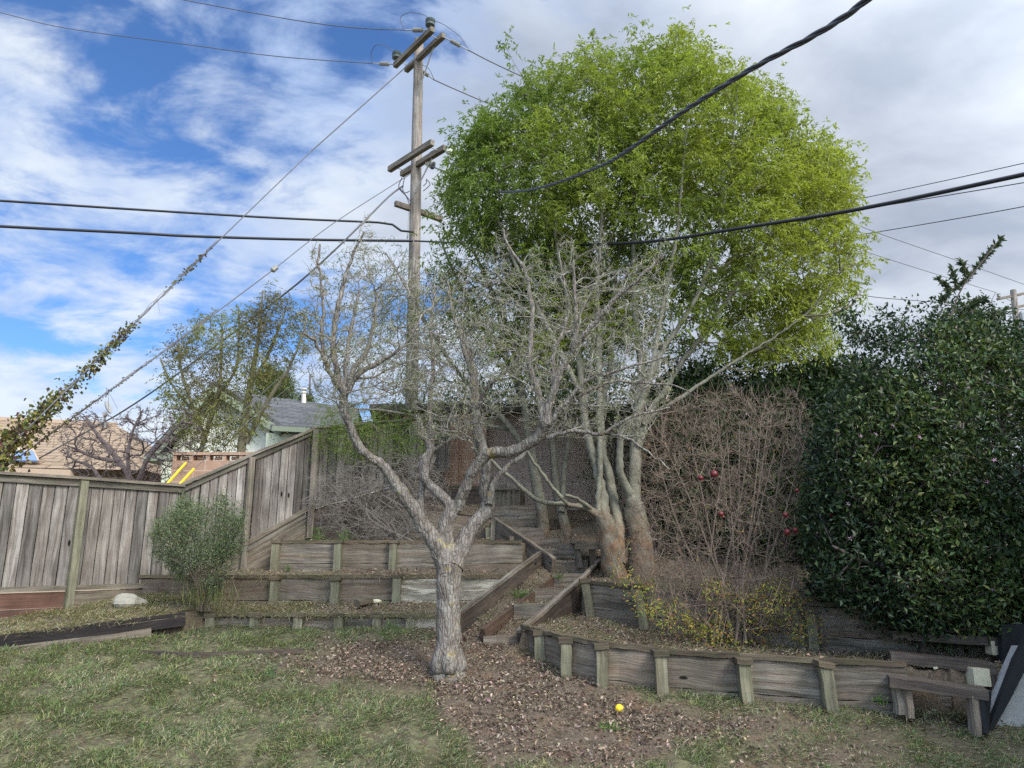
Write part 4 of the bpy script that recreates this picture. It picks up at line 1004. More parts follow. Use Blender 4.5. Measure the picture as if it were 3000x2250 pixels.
mb = MB(); cc = palette([(0.25, 0.228, 0.192), (0.17, 0.15, 0.125), (0.30, 0.28, 0.245)], len(g['A']), 0.1)
sticks(mb, g['A'], g['B'], g['ra'], g['rb'], 4, cc)
sel = rng.choice(len(g['allp']), 7000); o = unit(rand_dirs(7000) * 0.8 + g['alld'][sel] * 0.6 + (0, 0, .3)); ln = rng.uniform(0.03, 0.11, 7000)[:, None]
sticks(mb, g['allp'][sel], g['allp'][sel] + o * ln, 0.0022, 0.0012, 3, palette([(0.25, 0.23, 0.19), (0.19, 0.17, 0.14)], 7000, 0.15))
M['twig2'] = attr_mat('twig_tones')
obj('twigs', mb, M['twig2'], bt)
mb = MB(); n = 2600; sel = rng.choice(len(g['allp']), n); w8 = np.repeat(g['allp'][sel], 9, axis=0) + rng.normal(0, 0.016, (n * 9, 3))
leaves(mb, w8, rand_dirs(n * 9), rand_dirs(n * 9), rng.uniform(0.014, 0.034, n * 9), rng.uniform(0.006, 0.012, n * 9), palette([(0.27, 0.275, 0.17), (0.21, 0.22, 0.13), (0.32, 0.32, 0.22)], n * 9, 0.15))
obj('lichen', mb, M['lichen'], bt)

# ---- the big green tree
GT = thing('leafy_tree', P(1840, 1700, 10.3), 'large bright green multi-stemmed tree with a round crown above the right terraces', 'tree')
g1 = []
gs = lambda l: [(1700 + a * .27125, 1050 + b * .27125, c) for a, b, c in l]
g1.append(limb([(1812, 1725, 42), (1800, 1680, 36), (1790, 1620, 33), (1780, 1560, 30), (1768, 1510, 26)], 10.1))
g1.append(limb([(1885, 1720, 48), (1880, 1670, 42), (1874, 1600, 36), (1868, 1540, 34), (1858, 1480, 30)], 10.3))
g1.append(limb([(1812, 1700, 26)] + gs([(330, 1850, 24), (260, 1700, 22), (240, 1500, 19), (200, 1300, 15), (120, 1000, 15), (80, 800, 15), (40, 600, 14), (20, 400, 13)]) + [(1690, 1000, 11), (1645, 800, 8), (1605, 550, 6), (1560, 350, 4), (1540, 250, 2)], 10.1, 10.9))
g1.append(limb([(1800, 1640, 16)] + gs([(215, 1850, 13), (200, 1700, 12), (195, 1500, 10), (205, 1300, 10), (215, 1000, 10), (205, 700, 11), (200, 400, 11)]) + [(1755, 1000, 10), (1750, 850, 8), (1762, 600, 6), (1742, 250, 3)], 10.05, 10.6))
g1.append(limb([(1812, 1650, 24)] + gs([(405, 1850, 22), (390, 1700, 20), (340, 1450, 18), (300, 1200, 14), (255, 1050, 12), (235, 800, 11), (240, 500, 10)]) + [(1790, 1050, 9), (1800, 850, 7), (1830, 600, 5), (1850, 300, 3)], 10.1, 11.6))
g1.append(limb([(1872, 1640, 26)] + gs([(590, 1700, 26), (560, 1500, 22), (500, 1400, 16), (440, 1250, 14), (425, 1100, 13), (430, 900, 12), (450, 790, 14), (530, 700, 14), (600, 600, 13), (660, 480, 12), (710, 340, 11), (740, 260, 10)]) + [(1915, 1050, 9), (1935, 930, 8), (1980, 700, 6), (2010, 400, 4), (2030, 200, 2)], 10.3, 9.9))
g1.append(limb(gs([(590, 1600, 26), (575, 1400, 22), (590, 1150, 22), (605, 900, 21), (625, 600, 19), (635, 400, 17), (650, 200, 15)]) + [(1878, 1050, 14), (1862, 940, 11), (1856, 850, 10), (1860, 600, 7), (1900, 300, 4), (1930, 150, 2)], 10.35, 10.9))
g1.append(limb(gs([(620, 950, 15), (700, 680, 13), (800, 500, 12), (880, 390, 12), (960, 270, 11)]) + [(1985, 1077, 10), (2060, 980, 9), (2150, 850, 7), (2260, 700, 5), (2380, 520, 3)], 10.4, 11.2))
g1.append(limb(gs([(680, 720, 9), (850, 560, 8), (1000, 480, 8), (1150, 380, 7), (1300, 270, 6)]) + [(2150, 1060, 5), (2280, 980, 4), (2400, 880, 4), (2480, 760, 2)], 10.4, 10.6))
g1.append(limb([(1749, 1508, 13), (1702, 1484, 9), (1630, 1477, 8), (1586, 1469, 8), (1550, 1448, 8), (1518, 1419, 7), (1467, 1375, 6), (1430, 1340, 5), (1380, 1310, 3)], 10.1, 10.0))
g1.append(limb([(1702, 1484, 8), (1666, 1478, 7), (1630, 1440, 7), (1594, 1393, 6), (1557, 1345, 5), (1530, 1290, 3)], 10.05, 9.7))
g1.append(limb([(1745, 1500, 8), (1710, 1472, 6), (1680, 1455, 5), (1655, 1450, 5)], 10.1, 9.9))
g1.append(limb([(1862, 1250, 12), (1930, 1050, 9), (2050, 850, 8), (2120, 600, 6), (2150, 380, 4), (2160, 250, 2)], 10.4, 10.0))
g1.append(limb([(1700, 1150, 10), (1600, 950, 8), (1500, 750, 6), (1430, 550, 4), (1390, 420, 2)], 10.3, 10.8))
mb = MB()
for i, (p, r_) in enumerate(g1):
    p2, r2_ = resample(p, r_ * (.95 if i < 2 else .84), 0.07); p2[1:-1] += rng.normal(0, .006, (len(p2) - 2, 3)); sweep(mb, p2, r2_, 12 if i < 2 else 9, rough=0.045)
obj('trunk', mb, M['gbark'], GT, smooth=True)
gc_ = [(1000, 270), (1040, 230), (1100, 190), (1180, 130), (1240, 88), (1290, 92), (1330, 118), (1370, 92), (1440, 88), (1462, 52), (1486, 60), (1500, 92), (1545, 98), (1590, 135), (1640, 150), (1700, 200), (1740, 262), (1800, 300), (1850, 345), (1862, 400), (1845, 450), (1850, 480), (1875, 520), (1885, 550), (1870, 590), (1820, 620), (1790, 680), (1765, 740), (1700, 770), (1600, 800), (1540, 780), (1500, 700), (1440, 660), (1400, 590), (1300, 570), (1200, 590), (1080, 570), (985, 560), (930, 500), (950, 420), (975, 340)]
gc_ = [(a * 1.3562, b * 1.3562) for a, b in gc_]
skirt = [(1250, 720), (1500, 860), (1900, 930), (2150, 1000), (2480, 800), (2530, 880), (2420, 1060), (2200, 1130), (2050, 1100), (1900, 1080), (1700, 1040), (1500, 1080), (1330, 960)]
mp = []
for p, r_ in g1[2:]:
    q, _r = resample(p, r_, .16); q = q[q[:, 2] > 4.6]; mp.append(q + rng.normal(0, .2, q.shape)); mp.append(q[::2] + rng.normal(0, .3, q[::2].shape))
    mp.append(np.repeat(q[-1:], 3, 0) + rng.normal(0, .12, (min(3, 3 * len(q[-1:])), 3)))
inner = [(1230, 560), (1400, 620), (1650, 620), (1900, 700), (1950, 900), (1800, 1000), (1600, 900), (1400, 860), (1280, 700)]
tg = np.concatenate([*mp, crown_pts(inner, 11.9, .9, 240, 7, clump=.6), crown_pts(gc_, 11.5, 1.9, 1450, 5, shell=0.2, inset=.2, clump=1.1, csc=2.4), crown_pts(skirt, 11.2, 1.0, 260, 6, clump=.5)])
g = grow(g1[2:], tg, rtip=0.0044, expo=2.3, step=0.22, wdir=0.9, up=0.8, seed=5)
mb = MB(); sticks(mb, g['A'], g['B'], g['ra'], g['rb'], 4); obj('branches', mb, M['gtwig'], GT)


def compound(mb, base, dirs, nl, length, lw, cols, rg, droop=0.5, leafdroop=0.5, spread=0.8):
    """compound leaves: at each base a curving rachis with nl pairs of lance leaflets"""
    n = len(base); side = unit(np.cross(dirs, (0, 0, 1.0)) + rg.normal(0, .3, (n, 3)))
    for j in range(nl):
        t_ = (j + 1) / nl; q = base + dirs * length[:, None] * t_ - np.array([0, 0, 1.0]) * (length * droop * t_ * t_)[:, None]
        for sg in (-1, 1) if j < nl - 1 else (0,):
            d = unit(dirs * 0.7 + side * sg * spread - np.array([0, 0, 1.0]) * (leafdroop * rg.uniform(0.3, 1.5, (n, 1))) + rg.normal(0, .25, (n, 3)))
            nr = unit(np.array([0, 0, 1.0]) + rg.normal(0, .5, (n, 3)))
            L = lw[0] * rg.uniform(0.7, 1.25, n); leaves(mb, q, d, nr, L, L * lw[1], cols * (1 + rg.normal(0, .12, (n, 1))), 0.2)


def clumped(tips, tdir, per, r, rg, outward=None):
    n = len(tips); b = np.repeat(tips, per, axis=0) + rg.normal(0, r, (n * per, 3)); d = unit(np.repeat(tdir, per, axis=0) * 0.6 + rg.normal(0, 0.7, (n * per, 3)) + (0, 0, 0.1))
    return b, d


_u, _v = proj(g['tip']); _k = ~((_v > 560) & (g['tip'][:, 1] < 11.6) & (np.random.default_rng(2).uniform(0, 1, len(_u)) < np.clip((_v - 520) / 500, 0, .6)))
g['tip'] = g['tip'][_k]; g['tdir'] = g['tdir'][_k]
# yellow-green in random patches; sunlit right of the crown painted brighter, left greener
rg = np.random.default_rng(21); tips = g['tip']; per = 15
b, d = clumped(tips, g['tdir'], per, 0.12, rg)
pat = np.clip(0.5 + 0.16 * (np.repeat(tips[:, 0], per) - 1.6) + wob(b[:, 0] * 1.3, b[:, 2] * 1.3, 0.25, 1.6, 8) + wob(b[:, 1] * 1.3, b[:, 2], 0.15, 2.0, 9), 0, 1)[:, None]
ca = np.array([[0.14, 0.20, 0.045]]) * (1 - pat) + np.array([[0.285, 0.315, 0.06]]) * pat
ca = np.clip(ca * (1 + rg.normal(0, 0.12, (len(b), 1))), 0.01, 0.8)
mb = MB(); compound(mb, b, d, 4, rg.uniform(0.10, 0.20, len(b)), (0.080, 0.33), ca, rg, 0.5, 0.55)
obj('crown', mb, M['leafg'], GT)

# ---- the slender, thinly leaved trees behind the pole
ST = thing('slender_tree', P(1590, 1545, 12.1), 'slender pale tree with thin drooping leaves behind the bare fruit tree', 'tree')
s1 = [limb([(1594, 1640, 20), (1592, 1560, 19), (1588, 1500, 17), (1572, 1420, 16), (1560, 1350, 14), (1545, 1250, 12), (1530, 1150, 10), (1500, 1000, 8), (1440, 850, 6), (1380, 720, 4)], 12.1, 11.6),
      limb([(1560, 1350, 10), (1500, 1260, 9), (1430, 1180, 8), (1350, 1100, 6), (1280, 1000, 5), (1200, 860, 4), (1130, 740, 2)], 12.0, 11.4),
      limb([(1500, 1260, 6), (1400, 1240, 6), (1300, 1230, 5), (1200, 1215, 4), (1100, 1200, 3), (1000, 1200, 2)], 12.0, 11.6),
      limb([(1540, 1200, 8), (1480, 1050, 7), (1400, 930, 5), (1330, 800, 4), (1290, 700, 3)], 12.0, 12.2)]
mb = MB()
for p, r_ in s1: p2, r2_ = resample(p, r_, 0.12); sweep(mb, p2, r2_, 9, rough=0.03)
obj('trunk', mb, M['gbark'], ST, smooth=True)
so_ = [(960, 760), (1060, 690), (1180, 650), (1290, 600), (1420, 640), (1560, 800), (1620, 1000), (1600, 1180), (1480, 1220), (1300, 1200), (1150, 1180), (1000, 1160), (950, 1080), (1000, 960), (940, 860)]
so2 = [(925, 1200), (1000, 1165), (1120, 1190), (1240, 1215), (1260, 1260), (1220, 1330), (1100, 1320), (1010, 1350), (930, 1300)]
ta = crown_pts(so_, 11.8, 1.1, 620, 31, clump=.4); tb_ = crown_pts(so2, 11.75, 0.35, 150, 32)
g = grow(s1, np.concatenate([ta, tb_]), 0.0032, 2.4, 0.18, 0.9, 0.5, seed=33)
mb = MB(); sticks(mb, g['A'], g['B'], g['ra'], g['rb'], 4); obj('branches', mb, M['gtwig'], ST)
mb = MB(); b, d = clumped(g['tip'][:620], g['tdir'][:620], 6, 0.14, rg)
compound(mb, b, d, 3, rg.uniform(0.10, 0.18, len(b)), (0.068, 0.2), palette([(0.12, 0.155, 0.055), (0.16, 0.19, 0.06), (0.11, 0.12, 0.065)], len(b), .15, rg), rg, 0.7, 0.8)
b, d = clumped(g['tip'][620:], g['tdir'][620:], 9, 0.12, rg)
compound(mb, b, d, 5, rg.uniform(0.12, 0.2, len(b)), (0.045, 0.16), palette([(0.20, 0.27, 0.06), (0.15, 0.22, 0.05), (0.23, 0.28, 0.08)], len(b), .15, rg), rg, 0.6, 0.5)
obj('crown', mb, M['leafg'], ST)
ST2 = thing('slender_tree', P(1662, 1570, 12.0), 'twin-stemmed thin grey tree just left of the big green tree trunks', 'tree')
s2 = [limb([(1672, 1650, 19), (1668, 1580, 18), (1655, 1540, 16), (1640, 1480, 14), (1628, 1420, 12), (1622, 1350, 11), (1618, 1250, 9), (1630, 1100, 7), (1650, 900, 5), (1640, 700, 3)], 12.0, 12.3),
      limb([(1645, 1500, 10), (1650, 1440, 9), (1652, 1380, 8), (1660, 1330, 8), (1672, 1250, 7), (1690, 1100, 5), (1720, 900, 4), (1730, 750, 2)], 12.0, 12.5)]
mb = MB()
for p, r_ in s2: p2, r2_ = resample(p, r_, 0.12); sweep(mb, p2, r2_, 9, rough=0.03)
obj('trunk', mb, M['gbark'], ST2, smooth=True)
so3 = [(1560, 850), (1650, 760), (1760, 850), (1790, 1050), (1700, 1200), (1600, 1180), (1540, 1050)]
g = grow(s2, crown_pts(so3, 12.2, 0.9, 260, 35, clump=.4), 0.003, 2.4, 0.18, 0.9, 0.5, seed=36)
mb = MB(); sticks(mb, g['A'], g['B'], g['ra'], g['rb'], 4); obj('branches', mb, M['gtwig'], ST2)
mb = MB(); b, d = clumped(g['tip'], g['tdir'], 6, 0.13, rg)
compound(mb, b, d, 3, rg.uniform(0.10, 0.18, len(b)), (0.07, 0.22), palette([(0.08, 0.12, 0.03), (0.12, 0.16, 0.045)], len(b), .15, rg), rg, 0.7, 0.8)
obj('crown', mb, M['leafg'], ST2)


# ---- shrubs made of simple leaves
def shrub(name, loc, label, cat, mains, outlines, leafspec, twig, rtip=0.0022, step=0.12, seed=0, foliage='foliage', up=0.6, clump=0.0, csc=2.4, inset=0.0, tone=None):
    root = thing(name, loc, label, cat)
    if mains:
        mb = MB()
        for p, r_ in mains: p2, r2_ = resample(p, r_, 0.08); sweep(mb, p2, r2_, 6, rough=0.04)
    else: mb = MB()
    tg = np.concatenate([crown_pts(o, Y, th, n, seed + i, shell=sh, clump=clump if i == 0 else 0.0, csc=csc, inset=inset) for i, (o, Y, th, n, sh) in enumerate(outlines)])
    g = grow(mains, tg, rtip, 2.4, step, 0.8, up, seed=seed)
    sticks(mb, g['A'], g['B'], g['ra'], g['rb'], 4); obj('stems', mb, M[twig], root)
    if leafspec:
        per, rad, L, Wr, cols, mat = leafspec; rg = np.random.default_rng(seed + 50)
        n = len(tg); b = np.repeat(g['tip'], per, axis=0) + rg.normal(0, rad, (n * per, 3))
        d = unit(rg.normal(0, .8, (n * per, 3)) + np.repeat(g['tdir'], per, axis=0) * .5 + (0, 0, .25)); Ls = L * rg.uniform(0.65, 1.3, n * per)
        mb = MB(); leaves(mb, b, d, unit(rg.normal(0, .6, (n * per, 3)) + (0, -.2, 1)), Ls, Ls * Wr, palette(cols, n * per, .18, rg) * (1 if tone is None else tone(b)), .2)
        obj(foliage, mb, M[mat], root)
    return root, g


# dark flowering bush on the right
YB = 7.75
bm = [limb([(2700, 1860, 14), (2690, 1700, 12), (2670, 1500, 10), (2640, 1300, 8), (2600, 1120, 6)], 7.6, 7.7), limb([(2760, 1860, 14), (2790, 1600, 12), (2840, 1350, 8), (2880, 1150, 6), (2900, 1000, 4)], 8.0),
      limb([(2680, 1750, 9), (2600, 1600, 8), (2520, 1480, 6), (2460, 1380, 4)], 7.5, 7.1), limb([(2800, 1550, 9), (2900, 1450, 8), (3000, 1380, 6)], 7.6, 7.0), limb([(2720, 1800, 9), (2620, 1680, 7), (2520, 1640, 5), (2440, 1600, 3)], 7.4, 7.0),
      limb([(2760, 1250, 4), (2770, 1000, 3), (2810, 860, 2.4), (2860, 790, 2), (2925, 705, 1)], 7.3, 7.1)]
bo = [(3120, 960), (3000, 945), (2950, 935), (2900, 890), (2830, 870), (2770, 885), (2700, 870), (2640, 900), (2590, 885), (2530, 930), (2480, 885), (2450, 910), (2445, 980), (2490, 1040), (2460, 1090), (2400, 1170), (2370, 1300), (2345, 1430), (2330, 1560), (2365, 1640), (2360, 1740), (2470, 1790), (2560, 1810), (2650, 1860), (2760, 1880), (2850, 1890), (2960, 1860), (3120, 1850)]
db, g = shrub('dark_bush', P(2750, 1870, 7.6), 'big dark evergreen bush with pink star flowers filling the right side', 'bush', bm, [(bo, YB, 1.1, 3300, 0.35), ([(2440, 1560), (2600, 1450), (3100, 1450), (3120, 1870), (2960, 1890), (2760, 1895), (2640, 1870), (2540, 1815), (2440, 1780), (2380, 1680)], 7.45, .75, 1100, 0)],
              (22, 0.065, 0.06, 0.5, [(0.018, 0.04, 0.018), (0.028, 0.056, 0.022), (0.045, 0.07, 0.026), (0.014, 0.03, 0.017)], 'leafd'), 'dtwig', seed=61, clump=.85, csc=2.4, inset=.1, tone=lambda q: np.array([1, 1, 1]) + np.clip(wob3(q, 1.6, 4) - .1, 0, 1)[:, None] * np.array([1.5, 1.0, .5]))
rg = np.random.default_rng(62)
uu, vv = proj(g['tip']); topm = np.where((vv < 1250) | (g['tip'][:, 1] < YB - .4))[0]
sel = rg.choice(topm, 420); n = 420 * 3; mb = MB(); b = np.repeat(g['tip'][sel], 3, axis=0) + rg.normal(0, .02, (n, 3)) + (0, -.02, .03)
leaves(mb, b, unit(rg.normal(0, .4, (n, 3)) + (0, 0, 1)), rand_dirs(n, rg), 0.028, 0.011, palette([(0.55, 0.56, 0.33), (0.42, 0.40, 0.22), (0.60, 0.42, 0.38)], n, .1, rg)); obj('flower_buds', mb, M['leafs'], db)
front = np.where(g['tip'][:, 1] < YB - .55)[0]; sel = rg.choice(front, 26, replace=False)
for i in sel:
    c = g['tip'][i] + np.array([0, -.07, .02]); up_ = unit(np.array([rg.normal(0, .3), -.8, .4])); e1 = unit(np.cross(up_, (0, 0, 1))); e2 = np.cross(up_, e1); a = np.arange(5) * 2 * math.pi / 5 + rg.uniform(0, 1)
    dd = np.cos(a)[:, None] * e1 + np.sin(a)[:, None] * e2 + up_ * .25
    mb = MB(); leaves(mb, np.repeat(c[None], 5, 0), dd, np.repeat(up_[None], 5, 0), 0.026, 0.010, palette([(0.62, 0.36, 0.52), (0.7, 0.5, 0.6)], 5, .05, rg)); obj('flower', mb, M['leafs'], db)
# the long shoots above it
mb = MB()
for pts in ([(2750, 880), (2800, 840), (2855, 790), (2890, 745), (2928, 703)], [(2820, 900), (2855, 890), (2880, 875)], [(2780, 850), (2765, 830), (2750, 818)], [(2800, 830), (2795, 805), (2790, 788)], [(2830, 800), (2820, 775), (2815, 765)], [(2900, 925), (2930, 915), (2945, 908)], [(2840, 900), (2860, 885), (2885, 880)]):
    q = np.array([P(a, b_, 7.2) for a, b_ in pts]); q2, _r = resample(q, [.006] * len(q), .018); n = len(q2) * 5
    b = np.repeat(q2, 5, axis=0); T = np.repeat(unit(np.gradient(q2, axis=0)), 5, axis=0)
    leaves(mb, b, unit(rg.normal(0, .6, (n, 3)) + T * .5 + (0, 0, -.25)), rand_dirs(n, rg), 0.068 * rg.uniform(.7, 1.2, n), 0.026, palette([(0.06, 0.085, 0.045), (0.09, 0.11, 0.055), (0.04, 0.06, 0.035)], n, .15, rg))
    sweep(mb, q2, .006, 4, C=(.12, .09, .06))
obj('long_shoots', mb, M['leafs'], db)

# dark hedge in the background
ho = [(1880, 1180), (1950, 1110), (2080, 1085), (2200, 1120), (2330, 1085), (2460, 1060), (2560, 1080), (2560, 1500), (2450, 1700), (2200, 1720), (1960, 1600), (1900, 1400)]
shrub('hedge', P(2200, 1700, 11.2), 'dark leafy hedge behind the pomegranate bush and the green tree trunks', 'hedge', [limb([(2150, 1720, 8), (2150, 1500, 7), (2130, 1250, 4)], 11.3), limb([(2350, 1720, 8), (2380, 1500, 7), (2400, 1250, 4)], 11.3)],
      [(ho, 11.3, 0.8, 2000, 0.2)], (34, 0.12, 0.10, 0.45, [(0.03, 0.055, 0.02), (0.05, 0.08, 0.025), (0.025, 0.04, 0.018)], 'leafs'), 'dtwig', seed=71)
shrub('leafy_shrub', P(1790, 1500, 12.4), 'dark green sprigs showing between the slender trunks and the green tree trunks', 'shrub', [limb([(1800, 1560, 7), (1800, 1400, 6), (1810, 1250, 3)], 12.5)],
      [([(1700, 1380), (1740, 1300), (1780, 1120), (1900, 1100), (1900, 1400), (1850, 1500), (1760, 1470)], 12.5, 0.4, 130, 0.0)], (20, 0.11, 0.07, 0.34, [(0.03, 0.06, 0.02), (0.05, 0.08, 0.025)], 'leafs'), 'dtwig', seed=73)
_dt, _ = shrub('distant_trees', P(1300, 1190, 24), 'dark distant trees showing low between the bare branches', 'trees', [limb([(1500, 1300, 3), (1500, 1200, 2), (1500, 1150, 1)], 22.0)],
      [([(1130, 1200), (1250, 1180), (1400, 1130), (1560, 1090), (1700, 1060), (1820, 1060), (1820, 1300), (1130, 1300)], 22, 0.9, 500, 0.0)], (22, 0.22, 0.13, 0.5, [(0.03, 0.05, 0.02), (0.045, 0.07, 0.025)], 'leafs'), 'dtwig', seed=75, step=.4)
_dt['kind'] = 'stuff'

# pomegranate thicket
pm = []
rg = np.random.default_rng(80)
for k in range(13):
    u0 = 2110 + rg.uniform(-70, 110); u1 = rg.uniform(1880, 2380); v1 = rg.uniform(1180, 1380); y0 = 8.0 + rg.uniform(-.25, .25); y1 = 8.2 + rg.uniform(-.6, .6)
    um = lerp(u0, u1, .35) + rg.uniform(-25, 25)
    pm.append(limb([(u0, 1885, 4), (um, 1700, 3.2), (lerp(um, u1, .55), 1480, 2.2), (u1, v1, 1.2)], y0, y1))
po = [(1880, 1300), (1930, 1200), (2040, 1160), (2130, 1130), (2230, 1150), (2330, 1150), (2380, 1220), (2400, 1360), (2360, 1520), (2330, 1680), (2380, 1800), (2300, 1870), (2150, 1880), (2000, 1860), (1900, 1760), (1850, 1620), (1860, 1450)]
pr, g = shrub('pomegranate_bush', P(2150, 1885, 8.0), 'leafless brown twiggy pomegranate thicket hung with a few dark red fruits', 'bush', pm, [(po, 8.1, 0.75, 2500, 0.1)], None, 'btwig', rtip=0.0015, seed=81, up=0.8)
n = 9500; sel = rg.choice(len(g['allp']), n); mb = MB(); dd = unit(rand_dirs(n, rg) * .8 + g['alld'][sel] * .7 + (0, 0, .35))
sticks(mb, g['allp'][sel], g['allp'][sel] + dd * rg.uniform(.05, .22, (n, 1)), .0016, .0009, 3); obj('fine_twigs', mb, M['btwig'], pr)
yo = [(1790, 1610), (1850, 1570), (1880, 1690), (1960, 1760), (2080, 1700), (2170, 1740), (2300, 1700), (2400, 1800), (2430, 1880), (2330, 1920), (2150, 1930), (2060, 1880), (1920, 1840), (1850, 1770), (1800, 1680)]
yp = crown_pts(yo, 7.7, .5, 300, 83, clump=.7, csc=5); per = 8; n = len(yp) * per; b = np.repeat(yp, per, 0) + rg.normal(0, .035, (n, 3))
mb = MB(); leaves(mb, b, unit(rand_dirs(n, rg) + (0, -.2, .3)), rand_dirs(n, rg), .042 * rg.uniform(.6, 1.2, n), .014, palette([(0.36, 0.34, 0.05), (0.22, 0.27, 0.05), (0.42, 0.33, 0.06), (0.36, 0.17, 0.06), (0.17, 0.21, 0.05)], n, .15, rg))
sp_ = rg.choice(len(g['allp']), 260); b = g['allp'][sp_] + rg.normal(0, .02, (260, 3)); leaves(mb, b, rand_dirs(260, rg), rand_dirs(260, rg), .035, .012, palette([(0.36, 0.17, 0.07), (0.42, 0.3, 0.08)], 260, .15, rg))
obj('foliage', mb, M['leafs'], pr)
ys_ = np.repeat(yp[rg.choice(len(yp), 110)], 1, 0); mb = MB(); sticks(mb, ys_, ys_ + np.stack([rg.normal(0, .1, 110), rg.normal(.1, .1, 110), rg.uniform(.1, .3, 110)], -1), .002, .0025, 3); obj('thin_shoots', mb, M['btwig'], pr)
for i, (u, v, rr0) in enumerate([(2092, 1388, .036), (2052, 1400, .027), (2112, 1506, .027), (2301, 1508, .025), (2306, 1559, .032), (2330, 1553, .027), (2334, 1437, .022), (2380, 1472, .022), (2436, 1510, .018)]):
    c = P(u, v, 7.35); mb = MB(); blob(mb, c, (rr0, rr0, rr0 * .95), 3, .08, seed=i)
    f_ = obj('fruit', mb, M['fruit'], pr, smooth=True)
    mb = MB(); a = np.arange(6) * math.pi / 3; dn = np.array([.5, -.3, -.7]) if i else np.array([.8, -.4, -.4]); dn = unit(dn); e1 = unit(np.cross(dn, (0, 0, 1))); e2 = np.cross(dn, e1)
    leaves(mb, np.repeat((c + dn * rr0 * .85)[None], 6, 0), dn + (np.cos(a)[:, None] * e1 + np.sin(a)[:, None] * e2) * .5, rand_dirs(6, rg), .018, .010, (0.35, .10, .07)); obj('calyx', mb, M['leafs'], f_)
    mb = MB(); sweep(mb, [c + (0, 0, rr0), c + (rg.uniform(-.05, .05), .03, rr0 + .06), c + (rg.uniform(-.12, .12), .1, rr0 + .13)], .0025, 4); obj('stalk', mb, M['btwig'], f_)

# shrub at the left fence
sm = [limb([(600 + rg.uniform(-25, 25), 1790, 3), (600 + k * 6, 1700, 2.5), (585 + k * 22, 1560, 1.5)], 9.3, 9.2 + .03 * k) for k in range(-5, 6)]
so4 = [(452, 1570), (462, 1530), (490, 1520), (505, 1475), (522, 1490), (538, 1445), (560, 1480), (590, 1462), (612, 1500), (630, 1475), (656, 1450), (672, 1490), (700, 1478), (706, 1510), (720, 1530), (702, 1560), (712, 1600), (680, 1650), (650, 1710), (625, 1750), (580, 1755), (530, 1700), (490, 1650), (456, 1625)]
ls_, g = shrub('small_shrub', P(600, 1790, 9.3), 'round grey-green small-leaved shrub in front of the left fence corner', 'shrub', sm, [(so4, 9.2, .5, 900, .25)],
               (27, .045, .030, .34, [(0.13, 0.165, 0.095), (0.17, 0.20, 0.125), (0.09, 0.125, 0.07), (0.20, 0.245, 0.10)], 'leafs'), 'btwig', rtip=.0015, step=.08, seed=91, clump=.6, csc=6)
n = 260; b = P(600, 1780, 9.25) + np.stack([rg.normal(0, .16, n), rg.normal(0, .1, n), rg.uniform(-.05, .1, n)], -1)
mb = MB(); leaves(mb, b, unit(np.stack([rg.normal(0, .25, n), rg.normal(0, .2, n), np.ones(n)], -1)), rand_dirs(n, rg), rg.uniform(.15, .42, n), .006, palette([(0.25, 0.25, 0.10), (0.33, 0.28, 0.15), (0.15, .19, .07)], n, .15, rg)); obj('dry_stems', mb, M['leafs'], ls_)

# dead brush on the upper left terrace
bm_ = [limb([(1200 + rg.uniform(-60, 60), 1600, 2.5), (1170 + rg.uniform(-90, 60), 1520, 2.2), (1100 + rg.uniform(-130, 120), 1440, 1.2)], 11.5 + rg.uniform(-.2, .3)) for k in range(12)]
bro = [(900, 1440), (960, 1390), (1050, 1350), (1150, 1330), (1290, 1330), (1320, 1450), (1290, 1560), (1210, 1600), (1100, 1610), (980, 1570), (930, 1520)]
br_, g = shrub('dead_brush', P(1180, 1600, 11.5), 'tangled heap of dead grey twigs on the terrace left of the bare tree', 'brush', bm_, [(bro, 11.55, .45, 700, 0)], None, 'brush', rtip=.0025, seed=101, up=.1)
n = 1900; sel = rg.choice(len(g['allp']), n); mb = MB(); dd = unit(rand_dirs(n, rg) * (1, .7, .8) + (-.3, -.2, 0)); sticks(mb, g['allp'][sel], g['allp'][sel] + dd * rg.uniform(.1, .4, (n, 1)), .0028, .0012, 3); obj('loose_twigs', mb, M['brush'], br_)

# trees beyond the fence
t1 = [limb([(395, 1470, 10), (380, 1400, 9), (340, 1340, 8), (290, 1280, 6), (250, 1220, 3)], 13.5), limb([(395, 1440, 9), (430, 1350, 7), (480, 1290, 5), (540, 1230, 3)], 13.5, 13.2), limb([(380, 1410, 7), (375, 1330, 6), (390, 1260, 4), (420, 1200, 2)], 13.5, 13.8), limb([(340, 1350, 6), (280, 1340, 5), (210, 1310, 3)], 13.5, 13.3), limb([(300, 1420, 7), (270, 1370, 5), (220, 1350, 3)], 13.4)]
o1 = [(165, 1270), (200, 1215), (250, 1200), (330, 1215), (400, 1190), (470, 1195), (560, 1190), (600, 1280), (560, 1390), (420, 1440), (230, 1420), (180, 1360)]
bt2, g = shrub('plum_tree', P(395, 1450, 13.5), 'dark bare spurred tree behind the level fence, in front of the brown roof', 'tree', t1, [(o1, 13.5, .9, 900, 0)], None, 'dtwig', rtip=.0042, seed=111, up=.4)
n = 3000; sel = rg.choice(len(g['allp']), n); mb = MB(); dd = rand_dirs(n, rg); sticks(mb, g['allp'][sel], g['allp'][sel] + dd * rg.uniform(.03, .10, (n, 1)), .0048, .003, 3); obj('spurs', mb, M['dtwig'], bt2)
